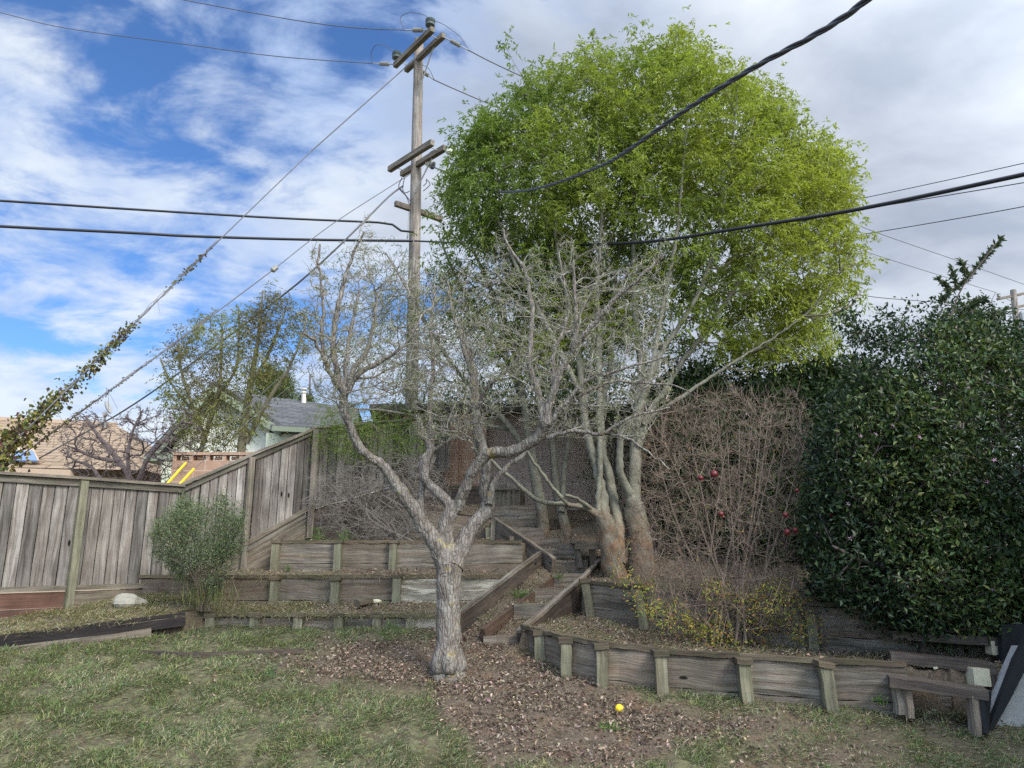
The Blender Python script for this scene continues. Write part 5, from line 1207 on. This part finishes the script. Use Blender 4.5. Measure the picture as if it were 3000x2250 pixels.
t2 = [limb([(698, 1420, 14), (708, 1300, 13), (722, 1200, 11), (738, 1100, 9), (755, 1000, 6), (765, 900, 4), (770, 850, 2)], 14), limb([(722, 1300, 8), (760, 1220, 7), (800, 1150, 6), (845, 1080, 4), (880, 1000, 3), (900, 930, 2)], 14, 13.8),
      limb([(738, 1120, 5), (780, 1050, 5), (810, 980, 4), (840, 900, 2)], 14, 14.2), limb([(560, 1440, 10), (580, 1350, 9), (610, 1250, 7), (640, 1150, 6), (650, 1020, 4), (650, 920, 2)], 14.2), limb([(600, 1280, 6), (560, 1180, 5), (530, 1080, 4), (520, 980, 2)], 14.2, 14.0),
      limb([(640, 1160, 5), (690, 1080, 4), (700, 980, 3), (700, 900, 2)], 14.2), limb([(560, 1200, 4), (500, 1120, 3), (470, 1050, 2)], 14.2)]
o2 = [(470, 1060), (530, 960), (600, 920), (660, 920), (740, 900), (800, 960), (820, 1100), (760, 1250), (640, 1330), (520, 1300), (480, 1200)]
o3 = [(750, 870), (790, 840), (850, 880), (910, 930), (930, 1000), (890, 1080), (820, 1060), (760, 1000), (720, 920)]
tr2, g = shrub('thin_tree', P(698, 1420, 14), 'thin tree with sparse olive-brown leaves behind the sloping fence', 'tree', t2, [(o2, 14.1, .9, 620, 0), (o3, 14, .6, 150, 0)], None, 'gtwig', rtip=.004, seed=121, up=.8, step=.16)
mb = MB(); b, d = clumped(g['tip'], g['tdir'], 5, .10, rg)
pat = np.clip(.5 + wob(b[:, 0], b[:, 2], .5, 2.2, 4), 0, 1)[:, None]
compound(mb, b, d, 3, rg.uniform(.10, .18, len(b)), (.07, .3), np.array([[.22, .24, .06]]) * pat + np.array([[.17, .15, .07]]) * (1 - pat), rg, .6, .6); obj('crown', mb, M['leafs'], tr2)
# round conifer far behind
def far_tree(outl, Y, th, n, label, loc, seed):
    return shrub('pine_tree', loc, label, 'tree', [limb([(loc_u, loc_v, 4), (loc_u, loc_v - 90, 2)], Y) for loc_u, loc_v in [(outl[0][0] + 40, outl[0][1])]], [(outl, Y, th, n, .2)], (26, .22, .17, .3, [(.04, .065, .025), (.07, .10, .03), (.16, .18, .04)], 'leafs'), 'dtwig', rtip=.01, step=.5, seed=seed)
far_tree([(740, 1170), (745, 1110), (790, 1075), (830, 1085), (860, 1120), (868, 1165), (850, 1185), (760, 1190)], 40, 1.4, 260, 'round dark conifer far behind the grey shingle roof', P(790, 1190, 40), 131)
far_tree([(868, 1185), (872, 1160), (900, 1148), (915, 1170), (912, 1190)], 42, .6, 40, 'small dark conifer crown right of the roof flue', P(895, 1190, 42), 133)

# ------------------------------------------------------------------ utility pole
YP = 16.0
pl = thing('utility_pole', P(1205, 1400, YP), 'tall weathered wooden utility pole with crossarms, left of the green tree', 'utility pole')
def bevel_ring(mb, c, ax, rads, offs, sides=12):
    sweep(mb, [np.asarray(c) + unit(np.asarray(ax, float)) * o for o in offs], rads, sides); return mb
zt_ = P(1229, 118, YP)[2]; xt = P(1227, 118, YP)[0]; xb0 = P(1206, 1150, YP)[0]
zb1 = P(1206, 1150, YP)[2]
mb = MB(); lp = [np.array([lerp(xb0, xt, (z - zb1) / (zt_ - zb1)), YP, z]) for z in np.linspace(1.5, zt_, 16)]
n_ = len(lp); per = np.linspace(.16, .115, n_); sweep(mb, lp, per, 16, rough=.015)
obj('pole', mb, M['polewood'], pl, smooth=True)
def arm(p0, p1, s=0.13, mat='armwood', h=None):
    mb = MB(); board(mb, p0, p1, h or s, s * .85, n=3, jit=.002, val=.5); return obj('crossarm', mb, M[mat], pl)
ZA = 11.95 + CZ
A1 = (PZ(1157, 192, ZA), PZ(1268, 85, ZA)); A2 = (PZ(1190, 206, ZA), PZ(1300, 103, ZA))
ZB = 9.05 + CZ
B1 = (PZ(1141, 497, ZB), PZ(1267, 417, ZB)); B2 = (PZ(1177, 511, ZB), PZ(1304, 433, ZB)); ZC = 7.95 + CZ
C1 = (PZ(1158, 596, ZC), PZ(1294, 643, ZC))
for q in (A1, A2, B1, B2): arm(*q)
arm(*C1, s=.12)
def rod(name, a, b, r, mat='metal', parent=pl, sides=6):
    mb = MB(); sweep(mb, [a, b], r, sides); return obj(name, mb, M[mat], parent)
for q, s_ in ((A1, A2), (B1, B2)):
    for t_ in (.12, .88): rod('through_bolt', lerp(q[0], q[1], t_), lerp(s_[0], s_[1], t_), .012)
rod('brace', lerp(*A2, .75) + (0, 0, -.05), np.array([xt, YP - .1, ZA - 1.1]), .018)
rod('brace', lerp(*B2, .72) + (0, 0, -.05), np.array([xt - .03, YP - .1, ZB - .9]), .018)
rod('brace', lerp(*C1, .3) + (0, 0, -.05), np.array([xt - .1, YP - .1, ZC - .8]), .018)
def pin_ins(p, s=1.0):
    p = np.asarray(p, float); mb = MB(); sweep(mb, [p, p + (0, 0, .12)], .02, 6); o = obj('insulator', mb, M['metal'], pl)
    mb = MB(); sweep(mb, [p + (0, 0, z * s) for z in (.08, .10, .15, .16, .19, .20, .25, .27, .30)], [r * s for r in (.06, .11, .12, .10, .12, .10, .12, .08, .04)], 12); obj('ceramic_body', mb, M['gceramic'], o, smooth=False)
pin_ins(lerp(*A1, .93) + (0, 0, .06)); pin_ins(lerp(*A1, .04) + (0, 0, .06))
def strain(p, q, n=6, r=.055, mat='ceramic'):
    p = np.asarray(p, float); q = np.asarray(q, float); mb = MB(); sweep(mb, [p, q], .018, 6); o = obj('strain_insulator', mb, M['metal'], pl)
    mb = MB(); ts = []; rs = []
    for i in range(n): c = lerp(.34, .68, (i + .5) / n); w_ = .34 / n; ts += [c - w_ * .45, c - w_ * .3, c + w_ * .3, c + w_ * .45]; rs += [r * .5, r, r, r * .5]
    sweep(mb, [lerp(p, q, t_) for t_ in ts], rs, 10); obj('ceramic_body', mb, M[mat], o)
DE = unit(A1[1] - A1[0]); IN1 = lerp(*A1, .97); IN0 = lerp(*A1, .03)
e_hi = P(1187, 88, 15.3); e_lo = P(1094, 186, 16.8); f_hi = P(1372, 147, 14.9); f_lo = P(1272, 234, 15.9)
strain(IN1, e_hi); strain(IN0, e_lo); strain(lerp(*A2, .97), f_hi, 7, .05); strain(lerp(*A2, .25) + (0, .1, -.05), f_lo, 7, .05)
# spools on the second pair
for c, u in ((lerp(*B2, 1.0), 1326), (lerp(*B2, .55), 1285)):
    a = c + (0.02, -.02, -.08); b = a + (.16, .02, -.05); mb = MB(); sweep(mb, [a, lerp(a, b, .45), lerp(a, b, .5), b], [.04, .09, .07, .10], 10); obj('insulator', mb, M['white'], pl); mb = MB(); sweep(mb, [b, b + (.05, 0, -.015)], [.10, .085], 10); obj('insulator', mb, M['cable'], pl)


# ------------------------------------------------------------------ wires
def wire(name, pts, r, mat, label, cat='wire', sag=None, step=.4, twist=None, group=None):
    p, r_ = resample(pts, np.broadcast_to(r, (len(pts),)), step); mb = MB()
    if twist:
        s = np.concatenate([[0], np.cumsum(np.linalg.norm(np.diff(p, axis=0), axis=1))]); T = unit(np.gradient(p, axis=0)); e1 = unit(np.cross(T, (0, 0, 1.0))); e2 = np.cross(T, e1)
        for k in range(3):
            a = s / twist * 2 * math.pi + k * 2.094; sweep(mb, p + (np.cos(a)[:, None] * e1 + np.sin(a)[:, None] * e2) * r_[:, None] * 1.05, r_, 6)
    else: sweep(mb, p, r_, 6)
    return obj(name, mb, M[mat], smooth=True, label=label, cat=cat, group=group)


pole_at = lambda v, dx=0.0: P(1206 + (1150 - v) * .021 + dx, v, YP - .12)
wire('power_line', [e_lo, P(820, 166, 17.2), P(560, 132, 17.6), P(190, 82, 18.2), P(0, 37, 18.5), P(-300, -30, 19)], .012, 'wire', 'lower of the two thin overhead wires from the pole top to the upper left')
wire('power_line', [e_hi, P(1050, 82, 15.4), P(870, 60, 15.6), P(540, 0, 16.2), P(250, -60, 16.6)], .012, 'wire', 'upper of the two thin overhead wires from the pole top to the left')
p2x = P(2975, 860, 36)
wire('power_line', [f_hi, P(1560, 238, 17), P(2100, 480, 24), P(2500, 655, 29), P(2800, 762, 33), P(3020, 840, 36)], .014, 'wire', 'thin wire from the right end of the top crossarm, passing behind the green tree')
wire('power_line', [f_lo, P(1465, 318, 17.5), P(2100, 585, 25), P(2575, 750, 31), P(2918, 857, 35.6)], .014, 'wire', 'thin wire just below the top crossarm running right to the far pole')
wire('jumper_wire', [e_hi, P(1172, 55, 15.3), P(1195, 38, 15.2), P(1235, 41, 15.1), P(1262, 56, 14.95), P(1300, 72, 14.9), P(1345, 105, 14.9), P(1366, 135, 14.9), f_hi], .008, 'wire', 'looped jumper wire arching over the upper insulators', step=.08)
wire('jumper_wire', [e_lo, P(1087, 160, 16.7), P(1098, 135, 16.5), P(1120, 131, 16.3), P(1140, 140, 16.2), P(1158, 153, 16.1)], .008, 'wire', 'small looped jumper wire at the lower left end of the top crossarm', step=.08)
wire('jumper_wire', [P(1238, 190, 15.8), P(1255, 200, 15.8), P(1264, 215, 15.8), f_lo], .008, 'wire', 'short looped jumper wire just right of the pole top', step=.08)
guyA = [pole_at(168, -6), P(915, 440, 14.6), P(640, 706, 12.5), P(330, 1010, 11), P(-60, 1395, 9.3)]
wire('guy_wire', [pole_at(168, -6), P(912, 443, 14.6)], .015, 'wire', 'thick upper part of the long guy wire from the pole top', cat='guy wire')
wire('guy_wire', [P(912, 443, 14.6), P(640, 706, 12.6), P(330, 1010, 10.9), P(-60, 1395, 9.3)], .011, 'wire', 'long guy wire running down left into the ivy', cat='guy wire')
wire('guy_wire', [pole_at(508, -14), P(980, 652, 14.3), P(805, 787, 13.2)], .010, 'wire', 'second guy wire from the middle crossarms down to its insulator', cat='guy wire')
wire('guy_wire', [P(805, 787, 13.2), P(500, 1015, 11.8), P(300, 1161, 11), P(84, 1318, 10.2), P(-20, 1395, 9.6)], .011, 'wire', 'second guy wire below its insulator, wound with a thin creeper', cat='guy wire')
gi = MB(); a = P(812, 781, 13.2); b = P(796, 794, 13.15); sweep(gi, [a, lerp(a, b, .15), lerp(a, b, .85), b], [.03, .055, .055, .03], 8); obj('guy_insulator', gi, M['ceramic'], label='pale egg-shaped insulator on the second guy wire', cat='insulator')
wire('service_cable', [pole_at(545, -38), P(1140, 575, 15.3), P(1060, 655, 14.8), P(960, 752, 14.6), P(820, 872, 15), P(500, 1110, 17), P(363, 1203, 18.5), P(290, 1245, 19.5), P(110, 1345, 21.3)], [.022] * 9, 'wire', 'dark service cable dropping from the pole to the brown-roofed house', cat='cable')
wire('phone_cable', [P(-200, 576, 13), P(0, 588, 13.5), P(400, 614, 14.3), P(800, 638, 15.2), P(1110, 652, 15.8), P(1150, 658, 15.8), P(1175, 676, 15.8), P(1212, 680, 15.8)], .028, 'cable', 'upper of the two thick black cables running left from the pole', cat='cable')
wire('phone_cable', [P(-200, 648, 13), P(0, 663, 13.5), P(400, 683, 14.3), P(560, 692, 14.7), P(900, 702, 15.4), P(1210, 706, 15.8)], .033, 'cable', 'lower thick black cable running left from the pole, wound with a second strand', cat='cable')
wire('phone_cable', [P(1215, 706, 15.8), P(1450, 716, 12.8), P(1627, 719, 11.2), P(1899, 708, 9.4), P(2170, 668, 8.1), P(2509, 614, 7.0), P(3000, 511, 5.8), P(3400, 420, 4.9)], .021, 'cable', 'thick black cable crossing in front of the green tree to the right edge', cat='cable')
wire('phone_wire', [P(2300, 625, 14), P(2520, 582, 13), P(2760, 531, 12), P(3000, 478, 11), P(3300, 410, 10)], .008, 'cable', 'thin wire just above the thick black cable at right', cat='wire')
wire('phone_wire', [P(2350, 648, 10), P(2500, 618, 9.3), P(3000, 535, 7.5), P(3300, 480, 6.6)], .006, 'cable', 'thin wire just below the thick black cable at right', cat='wire')
wire('phone_wire', [P(2400, 705, 13), P(2530, 686, 12), P(2760, 648, 11), P(3000, 605, 10), P(3300, 545, 9)], .007, 'cable', 'lowest thin wire running off the right edge below the black cables', cat='wire')
wire('power_line', [P(2400, 845, 26), P(2560, 870, 28), P(2700, 882, 30), P(3000, 907, 35.7)], .016, 'cable', 'low thin cable above the dark bush running to the far pole', cat='wire')
wire('service_cable', [pole_at(480, 30), P(1360, 530, 12.5), P(1430, 556, 10.6), P(1500, 562, 9.2), P(1600, 545, 7.8), P(1750, 490, 6.3), P(1840, 440, 5.4), P(2000, 328, 4.5), P(2200, 203, 3.7), P(2400, 95, 3.2), P(2545, -5, 2.8), P(2800, -230, 2.2)],
     [.008, .009, .009, .0085, .0085, .0085, .0085, .0085, .0085, .0085, .0085, .0085], 'alu', 'heavy twisted black cable sweeping over the green tree towards the viewer', cat='cable', step=.04, twist=.55)
# tangle of drop wires on the pole
for i, pts in enumerate(([(1178, 520), (1168, 545), (1175, 560), (1190, 575), (1200, 600)], [(1185, 522), (1180, 555), (1195, 580), (1203, 590)], [(1170, 550), (1185, 565), (1200, 560)], [(1262, 470), (1257, 450), (1275, 440), (1290, 450)], [(1240, 545), (1250, 535), (1248, 525), (1260, 540), (1240, 560)])):
    wire('drop_wire', [P(a, b_, 15.6) for a, b_ in pts], .010, 'cable', ['looped drop wire hanging from the left end of the middle crossarm', 'second looped drop wire close against the pole below the middle crossarm', 'short drop wire bridging to the pole', 'pale loop of wire at the right end of the middle crossarm', 'small curl of wire just right of the pole'][i], step=.06)
# yellow guy guards
for a, b, lab in ((P(14, 1290, 9.75), P(-12, 1322, 9.5), 'yellow guy guard in the ivy at the left edge, lower'), (P(56, 1256, 9.9), P(32, 1272, 9.8), 'yellow guy guard in the ivy at the left edge, upper'), (P(545, 1356, 11.3), P(484, 1424, 11.0), 'longer yellow guy guard rising behind the fence corner'), (P(568, 1374, 11.2), P(522, 1424, 10.95), 'shorter right-hand yellow guy guard behind the fence corner')):
    mb = MB(); sweep(mb, [a, b], [.021, .021], 10); obj('guy_guard', mb, M['yellow'], label=lab, cat='guy guard')
for q in (([P(545, 1356, 11.3), P(760, 1160, 13), P(980, 960, 14.6), pole_at(745, -3)], 'thin guy wire from the longer yellow guard behind the fence corner up to the pole'), ([P(568, 1374, 11.2), P(790, 1180, 13), P(900, 1090, 13.8), P(1190, 830, 15.6)], 'thin guy wire from the shorter yellow guard up to the pole')):
    wire('guy_wire', q[0], .005, 'wire', q[1], cat='guy wire')

# second pole, far right
p2 = thing('utility_pole', P(2990, 1100, 36), 'distant wooden utility pole above the dark bush at the right edge', 'utility pole')
mb = MB(); sweep(mb, [P(3000, 1150, 36), P(2968, 850, 36)], [.17, .14], 12); obj('pole', mb, M['polewood'], p2, smooth=True)
for (a, b) in (((2921, 877, 36), (3040, 852, 36)), ((2915, 912, 36.2), (3040, 888, 36.2))):
    mb = MB(); board(mb, P(*a), P(*b), .12, .1, n=2); obj('crossarm', mb, M['armwood'], p2)
for (a, b) in (((2945, 873), (2968, 885)), ((2996, 865), (2981, 886))): mb = MB(); sweep(mb, [P(*a, 35.8), P(*b, 35.8)], .02, 5); obj('brace', mb, M['metal'], p2)
mb = MB(); c = P(2927, 872, 36); sweep(mb, [c, c + (0, 0, .06), c + (0, 0, .1), c + (0, 0, .2), c + (0, 0, .24)], [.03, .09, .08, .09, .03], 10); obj('insulator', mb, M['ceramic'], p2)
mb = MB(); c = P(2998, 935, 35.9); sweep(mb, [c - (0, 0, .5), c + (0, 0, .3)], .22, 14); obj('transformer', mb, M['metal'], p2)
wire('jumper_wire', [P(2918, 857, 35.6), P(2905, 880, 35.8), P(2903, 900, 35.9), P(2907, 915, 36)], .012, 'wire', 'thin looped wire on the far pole at right', step=.2)

# ------------------------------------------------------------------ ivy on the guy wires
def ivy(path, dens, rad0, rad1, seed, label, name='ivy', sizes=(.05, .085)):
    rg = np.random.default_rng(seed); p, r_ = resample(path, np.linspace(0, 1, len(path)), .04); n = len(p)
    k = np.maximum(1, (dens * (0.15 + r_ ** 1.3))).astype(int); idx = np.repeat(np.arange(n), k); keep = (wob(idx * .12, idx * 0, .5, 1.2, seed) + r_[idx] * 1.1 > rg.uniform(-.35, .55, len(idx))); idx = idx[keep]
    rr = lerp(rad0, rad1, r_[idx] ** 1.2)[:, None]; off = rg.normal(0, 1, (len(idx), 3)) * rr - np.array([0, 0, .3]) * rr
    m_ = len(idx); L = rg.uniform(*sizes, m_) * lerp(.6, 1.0, r_[idx]); mb = MB(); b = p[idx] + off
    leaves(mb, b, unit(rg.normal(0, .7, (m_, 3)) + (0, 0, -.6)), unit(rg.normal(0, .6, (m_, 3)) + (0, -1, .3)), L, L * .85, palette([(.13, .13, .035), (.09, .115, .035), (.07, .055, .03), (.22, .19, .05), (.08, .04, .03)], m_, .2, rg), .12)
    root = thing(name, path[-1], label, 'climbing plant'); obj('foliage', mb, M['leafs'], root)
    mb = MB()
    for s in range(3):
        q = p + np.stack([np.sin(np.arange(n) * .35 + s * 2), np.cos(np.arange(n) * .31 + s), np.sin(np.arange(n) * .27 + s * 3)], -1) * (rad0 + r_[:, None] * rad1 * .35); q = q[::2]
        sweep(mb, q, .004, 4)
    for s in range(8):
        i = rg.integers(int(n * .3), n); q = [p[i], p[i] + (rg.normal(0, .05), 0, rg.choice([-.1, .09])), p[i] + (rg.normal(0, .12), 0, rg.choice([-.25, .16]))]; sweep(mb, q, .0025, 3)
    obj('stems', mb, M['dtwig'], root)


ivy([P(640, 702, 12.55), P(480, 860, 11.7), P(330, 1008, 10.9), P(220, 1118, 10.5), P(120, 1210, 10.1), P(40, 1285, 9.7), P(-20, 1360, 9.45)], 36, .012, .125, 3, 'thick olive ivy climbing the long guy wire at far left')
ivy([P(640, 905, 12.4), P(500, 1013, 11.8), P(400, 1085, 11.4), P(300, 1160, 11), P(200, 1232, 10.6), P(120, 1290, 10.3)], 6, .006, .028, 8, 'thin sparse creeper wound on the second guy wire', sizes=(.025, .045))

# ------------------------------------------------------------------ small things on the ground
def on_ground(u, v, dz=0.0):
    Y = 5.0
    for Y in np.arange(5.2, 13, .02):
        p = P(u, v, Y)
        if p[2] <= gz(p[0], p[1]): return np.array([p[0], p[1], gz(p[0], p[1]) + dz])
    return p
c = on_ground(1815, 2090); mb = MB(); blob(mb, c + (0, 0, .035), (.036, .034, .034), 3, .02, seed=4); obj('lemon', mb, M['lemon'], smooth=True, label='bright yellow lemon lying among the dry leaves', cat='lemon')
c = on_ground(1832, 2284); mb = MB(); blob(mb, c + (0, 0, .03), (.034, .034, .032), 3, .02, seed=5); obj('lemon', mb, M['lemon'], smooth=True, label='yellow lemon just showing at the bottom edge', cat='lemon')
c = on_ground(380, 1778); mb = MB(); blob(mb, c + (0, 0, .04), (.155, .10, .09), 3, .45, seed=9); obj('rock', mb, M['rock'], label='pale lumpy boulder against the left fence', cat='rock')
c = on_ground(1096, 1770); mb = MB(); blob(mb, c + (0, 0, .03), (.085, .05, .035), 2, .15, seed=12); obj('rock', mb, M['pale'], smooth=True, label='small flat whitish stone on the terrace left of the trunk', cat='rock')
c = on_ground(1052, 1782); mb = MB(); sweep(mb, [c + (-.02, -.05, .05), c + (.12, .15, .07)], [.06, .055], 10, rough=.08); obj('log', mb, M['cap'], label='short brown rotten log beside the flat white stone', cat='log')
for i, (u, v) in enumerate(((2738, 2085), (2722, 2092), (2755, 2070))):
    c = on_ground(u, v); mb = MB(); blob(mb, c + (0, 0, .008), (.022, .016, .012), 1, .2, seed=20 + i); obj('pebble', mb, M['pale'], label=['larger white pebble under the corner bench', 'small white pebble left of the larger one under the bench', 'white pebble farthest back under the bench'][i], cat='pebble', group='white pebbles under the bench')

def weed(u, v, Y, r, n, h, cols, label, seed):
    rg = np.random.default_rng(seed); c = P(u, v, Y); c[2] = max(gz(c[0], c[1]), c[2] - .05)
    b = c + np.stack([rg.normal(0, r * .5, n), rg.normal(0, r * .4, n), rg.uniform(0, h, n) ** 1.2], -1); mb = MB()
    sticks(mb, np.repeat(c[None], n // 4, 0) + rg.normal(0, r * .15, (n // 4, 3)) * (1, 1, 0), b[:n // 4], .002, .0015, 3, C=cols[0])
    leaves(mb, b, unit(rg.normal(0, .8, (n, 3)) + (0, 0, .6)), rand_dirs(n, rg), rg.uniform(.02, .045, n), .010, palette(cols, n, .2, rg)); obj('weed', mb, M['leafs'], label=label, cat='weed')


GC = [(.13, .21, .06), (.18, .26, .08), (.09, .15, .05)]
weed(1528, 1750, 9.72, .16, 190, .13, GC, 'low feathery green weed on the soil between the stringers of the steps', 1)
weed(1637, 1684, 10.25, .08, 70, .09, GC, 'tiny green weed tucked by the step at the foot of the wing board', 2)
weed(930, 1580, 11.15, .14, 150, .30, GC, 'green weed growing at the top of the upper left wall by the fence post', 3)
weed(1010, 1585, 11.2, .14, 130, .25, GC, 'green weed patch on the terrace edge under the dead brush', 4)
weed(846, 1662, 10.9, .05, 50, .12, GC, 'small yellow-green weed at the foot of the upper left wall', 5)
weed(1145, 1845, 9.22, .09, 90, .14, GC, 'green leafy weed in front of the stub-post edging', 6)
weed(2580, 2045, 6.6, .07, 60, .10, GC, 'little green weed against the planks left of the corner bench', 7)
weed(790, 2035, 7.5, .05, 60, .2, [(.10, .17, .08), (.16, .24, .12)], 'tall dark green grass tuft standing in the lawn', 8)
weed(1785, 2145, 6.4, .12, 110, .07, GC, 'flat green weed rosette below the yellow lemon', 9)

# ------------------------------------------------------------------ dry leaves, grass
def scatter(n, x0, x1, y0, y1, seed):
    rg = np.random.default_rng(seed); x = rg.uniform(x0, x1, n); y = rg.uniform(y0, y1, n); z = height(x, y)
    z2 = height(x + .03, y - .03); z3 = height(x - .03, y + .03); ok = (np.abs(z2 - z) < .05) & (np.abs(z3 - z) < .05); u, v = proj(np.stack([x, y, z], -1))
    ok &= (u > -120) & (u < 3120) & (v < 2330); return x[ok], y[ok], z[ok], u[ok], v[ok], rg


x, y, z, u, v, rg = scatter(210000, -7, 5, 5.2, 12.6, 1)
g_ = greenness(x, y, z); terr = (y > np.interp(x, W1[:, 0], W1[:, 1])) | ((x > 0) & (y > np.interp(x, RW1[:, 0], RW1[:, 1])))
pr_ = np.where(terr, np.where(x < -2.6, .10, .30), np.clip(1 - g_ * 1.25, .035, 1)) * np.where((u > 2200) & ~terr, .5, 1); pr_ *= np.clip(.75 + wob(x, y, .5, 6, 12), .1, 1.3)
k = rg.uniform(0, 1, len(x)) < pr_; x, y, z = x[k], y[k], z[k]; n = len(x)
zz = z + np.abs(rg.normal(0, .014, n)) + .004
nr = unit(rg.normal(0, .55, (n, 3)) + (0, 0, 1)); d = unit(np.cross(nr, rand_dirs(n, rg))); L = rg.uniform(.018, .05, n)
mb = MB(); lc = palette([(.21, .155, .115), (.30, .23, .175), (.14, .10, .075), (.38, .30, .235), (.10, .07, .052), (.19, .155, .12)], n, .2, rg)
leaves(mb, np.stack([x, y, zz], -1), d, nr, L, L * rg.uniform(.38, .6, n), lc, .35)
obj('fallen_leaves', mb, M['litter'], kind='stuff', label='dry brown fallen leaves strewn over the lawn and terraces')

x, y, z, u, v, rg = scatter(800000, -7, 5, 5.2, 10.2, 2)
g_ = greenness(x, y, z); terr = (y > np.interp(x, W1[:, 0], W1[:, 1])) | ((x > 0) & (y > np.interp(x, RW1[:, 0], RW1[:, 1])))
pr_ = np.where(terr, np.where(x < -2.4, .5, .10), np.clip(g_, 0, 1) ** 1.3 * .62) * np.clip(.8 + wob(x, y, .75, 7, 15), .10, 1.3)
bare = np.zeros(len(x), bool)
for (bu, bv, br) in ((420, 2085, 45), (555, 2110, 38), (150, 2160, 32), (1150, 2130, 40), (1250, 2185, 60), (1700, 2225, 60), (730, 2230, 45)): bare |= (np.hypot((u - bu), (v - bv) * 2.2) < br * (1 + .3 * np.sin(u * .09)))
pr_ = np.where(bare, pr_ * .12, pr_)
k = rg.uniform(0, 1, len(x)) < pr_; x, y, z, terr = x[k], y[k], z[k], terr[k]; n = len(x)
lay = wob(x, y, .5, 3.5, 22)                                   # flattened swathes lie one way
az = rg.normal(0, 1.1, n) + lay * 2; el = np.abs(rg.normal(.15, .35, n)); tall = rg.uniform(0, 1, n) < .06; el = np.where(tall, rg.uniform(.7, 1.3, n), el)
d = np.stack([np.cos(az) * np.cos(el), np.sin(az) * np.cos(el), np.sin(el)], -1); L = rg.uniform(.03, .085, n)
gp = np.clip(.5 + wob(x, y, .45, 4, 30), 0, 1)[:, None]; base_c = palette([(.13, .165, .078), (.17, .205, .10), (.25, .265, .145), (.09, .12, .058), (.32, .30, .19), (.16, .17, .10)], n, .2, rg)
base_c = base_c * (1 - .25 * gp) + base_c * np.array([[.75, 1.0, .95]]) * .25 * gp; dry = (rg.uniform(0, 1, n) < np.where(terr, .6, .16))
base_c[dry] = palette([(.34, .28, .17), (.25, .19, .11), (.42, .36, .24)], int(dry.sum()), .15, rg)
nt = 800; it_ = rg.choice(np.where(~terr)[0], nt); tb2 = np.repeat(np.stack([x, y, z], -1)[it_], 12, 0) + rg.normal(0, .018, (nt * 12, 3)) * (1, 1, 0)
td = unit(rg.normal(0, .45, (nt * 12, 3)) + (0, 0, 1)); tcol = np.repeat(palette([(.16, .22, .08), (.23, .28, .11), (.12, .17, .07), (.32, .34, .15)], nt, .15, rg), 12, 0)
mb = MB(); leaves(mb, tb2, td, unit(rg.normal(0, 1, (nt * 12, 3))), rg.uniform(.03, .085, nt * 12), rg.uniform(.004, .007, nt * 12), tcol, .1)
leaves(mb, np.stack([x, y, z + rg.uniform(0, .02, n)], -1), d, unit(rg.normal(0, .3, (n, 3)) + (0, 0, 1)), L, rg.uniform(.004, .008, n), base_c, .1)
def fringe(path, n, zoff):
    path = np.array(path, float); k = rg.integers(0, len(path) - 1, n); f = rg.uniform(0, 1, n)[:, None]; p = path[k] * (1 - f) + path[k + 1] * f + rg.normal(0, .012, (n, 3)); p[:, 2] += zoff
    leaves(mb, p, unit(np.stack([rg.normal(0, .8, n), -np.abs(rg.normal(.6, .4, n)), rg.normal(-.25, .45, n)], -1)), rand_dirs(n, rg), rg.uniform(.04, .12, n), rg.uniform(.004, .008, n), palette([(.27, .235, .14), (.20, .17, .10), (.17, .19, .09), (.35, .31, .2)], n, .2, rg), .1)
fringe([(-3.65, 9.33, .83), (-2.2, 9.28, .83), (-.6, 9.2, .82)], 900, 0.0)
fringe([(-6.2, 7.88, .63), (-5.2, 8.32, .74), (-4.6, 8.6, .80), (-3.9, 8.95, .88)], 700, 0.0)
fringe([(-4.6, 10.17, 1.27), (-.3, 10.17, 1.27)], 500, 0.0)
obj('grass', mb, M['grass'], kind='stuff', label='mown and flattened grass of the lawn with green tufts and dry straw')
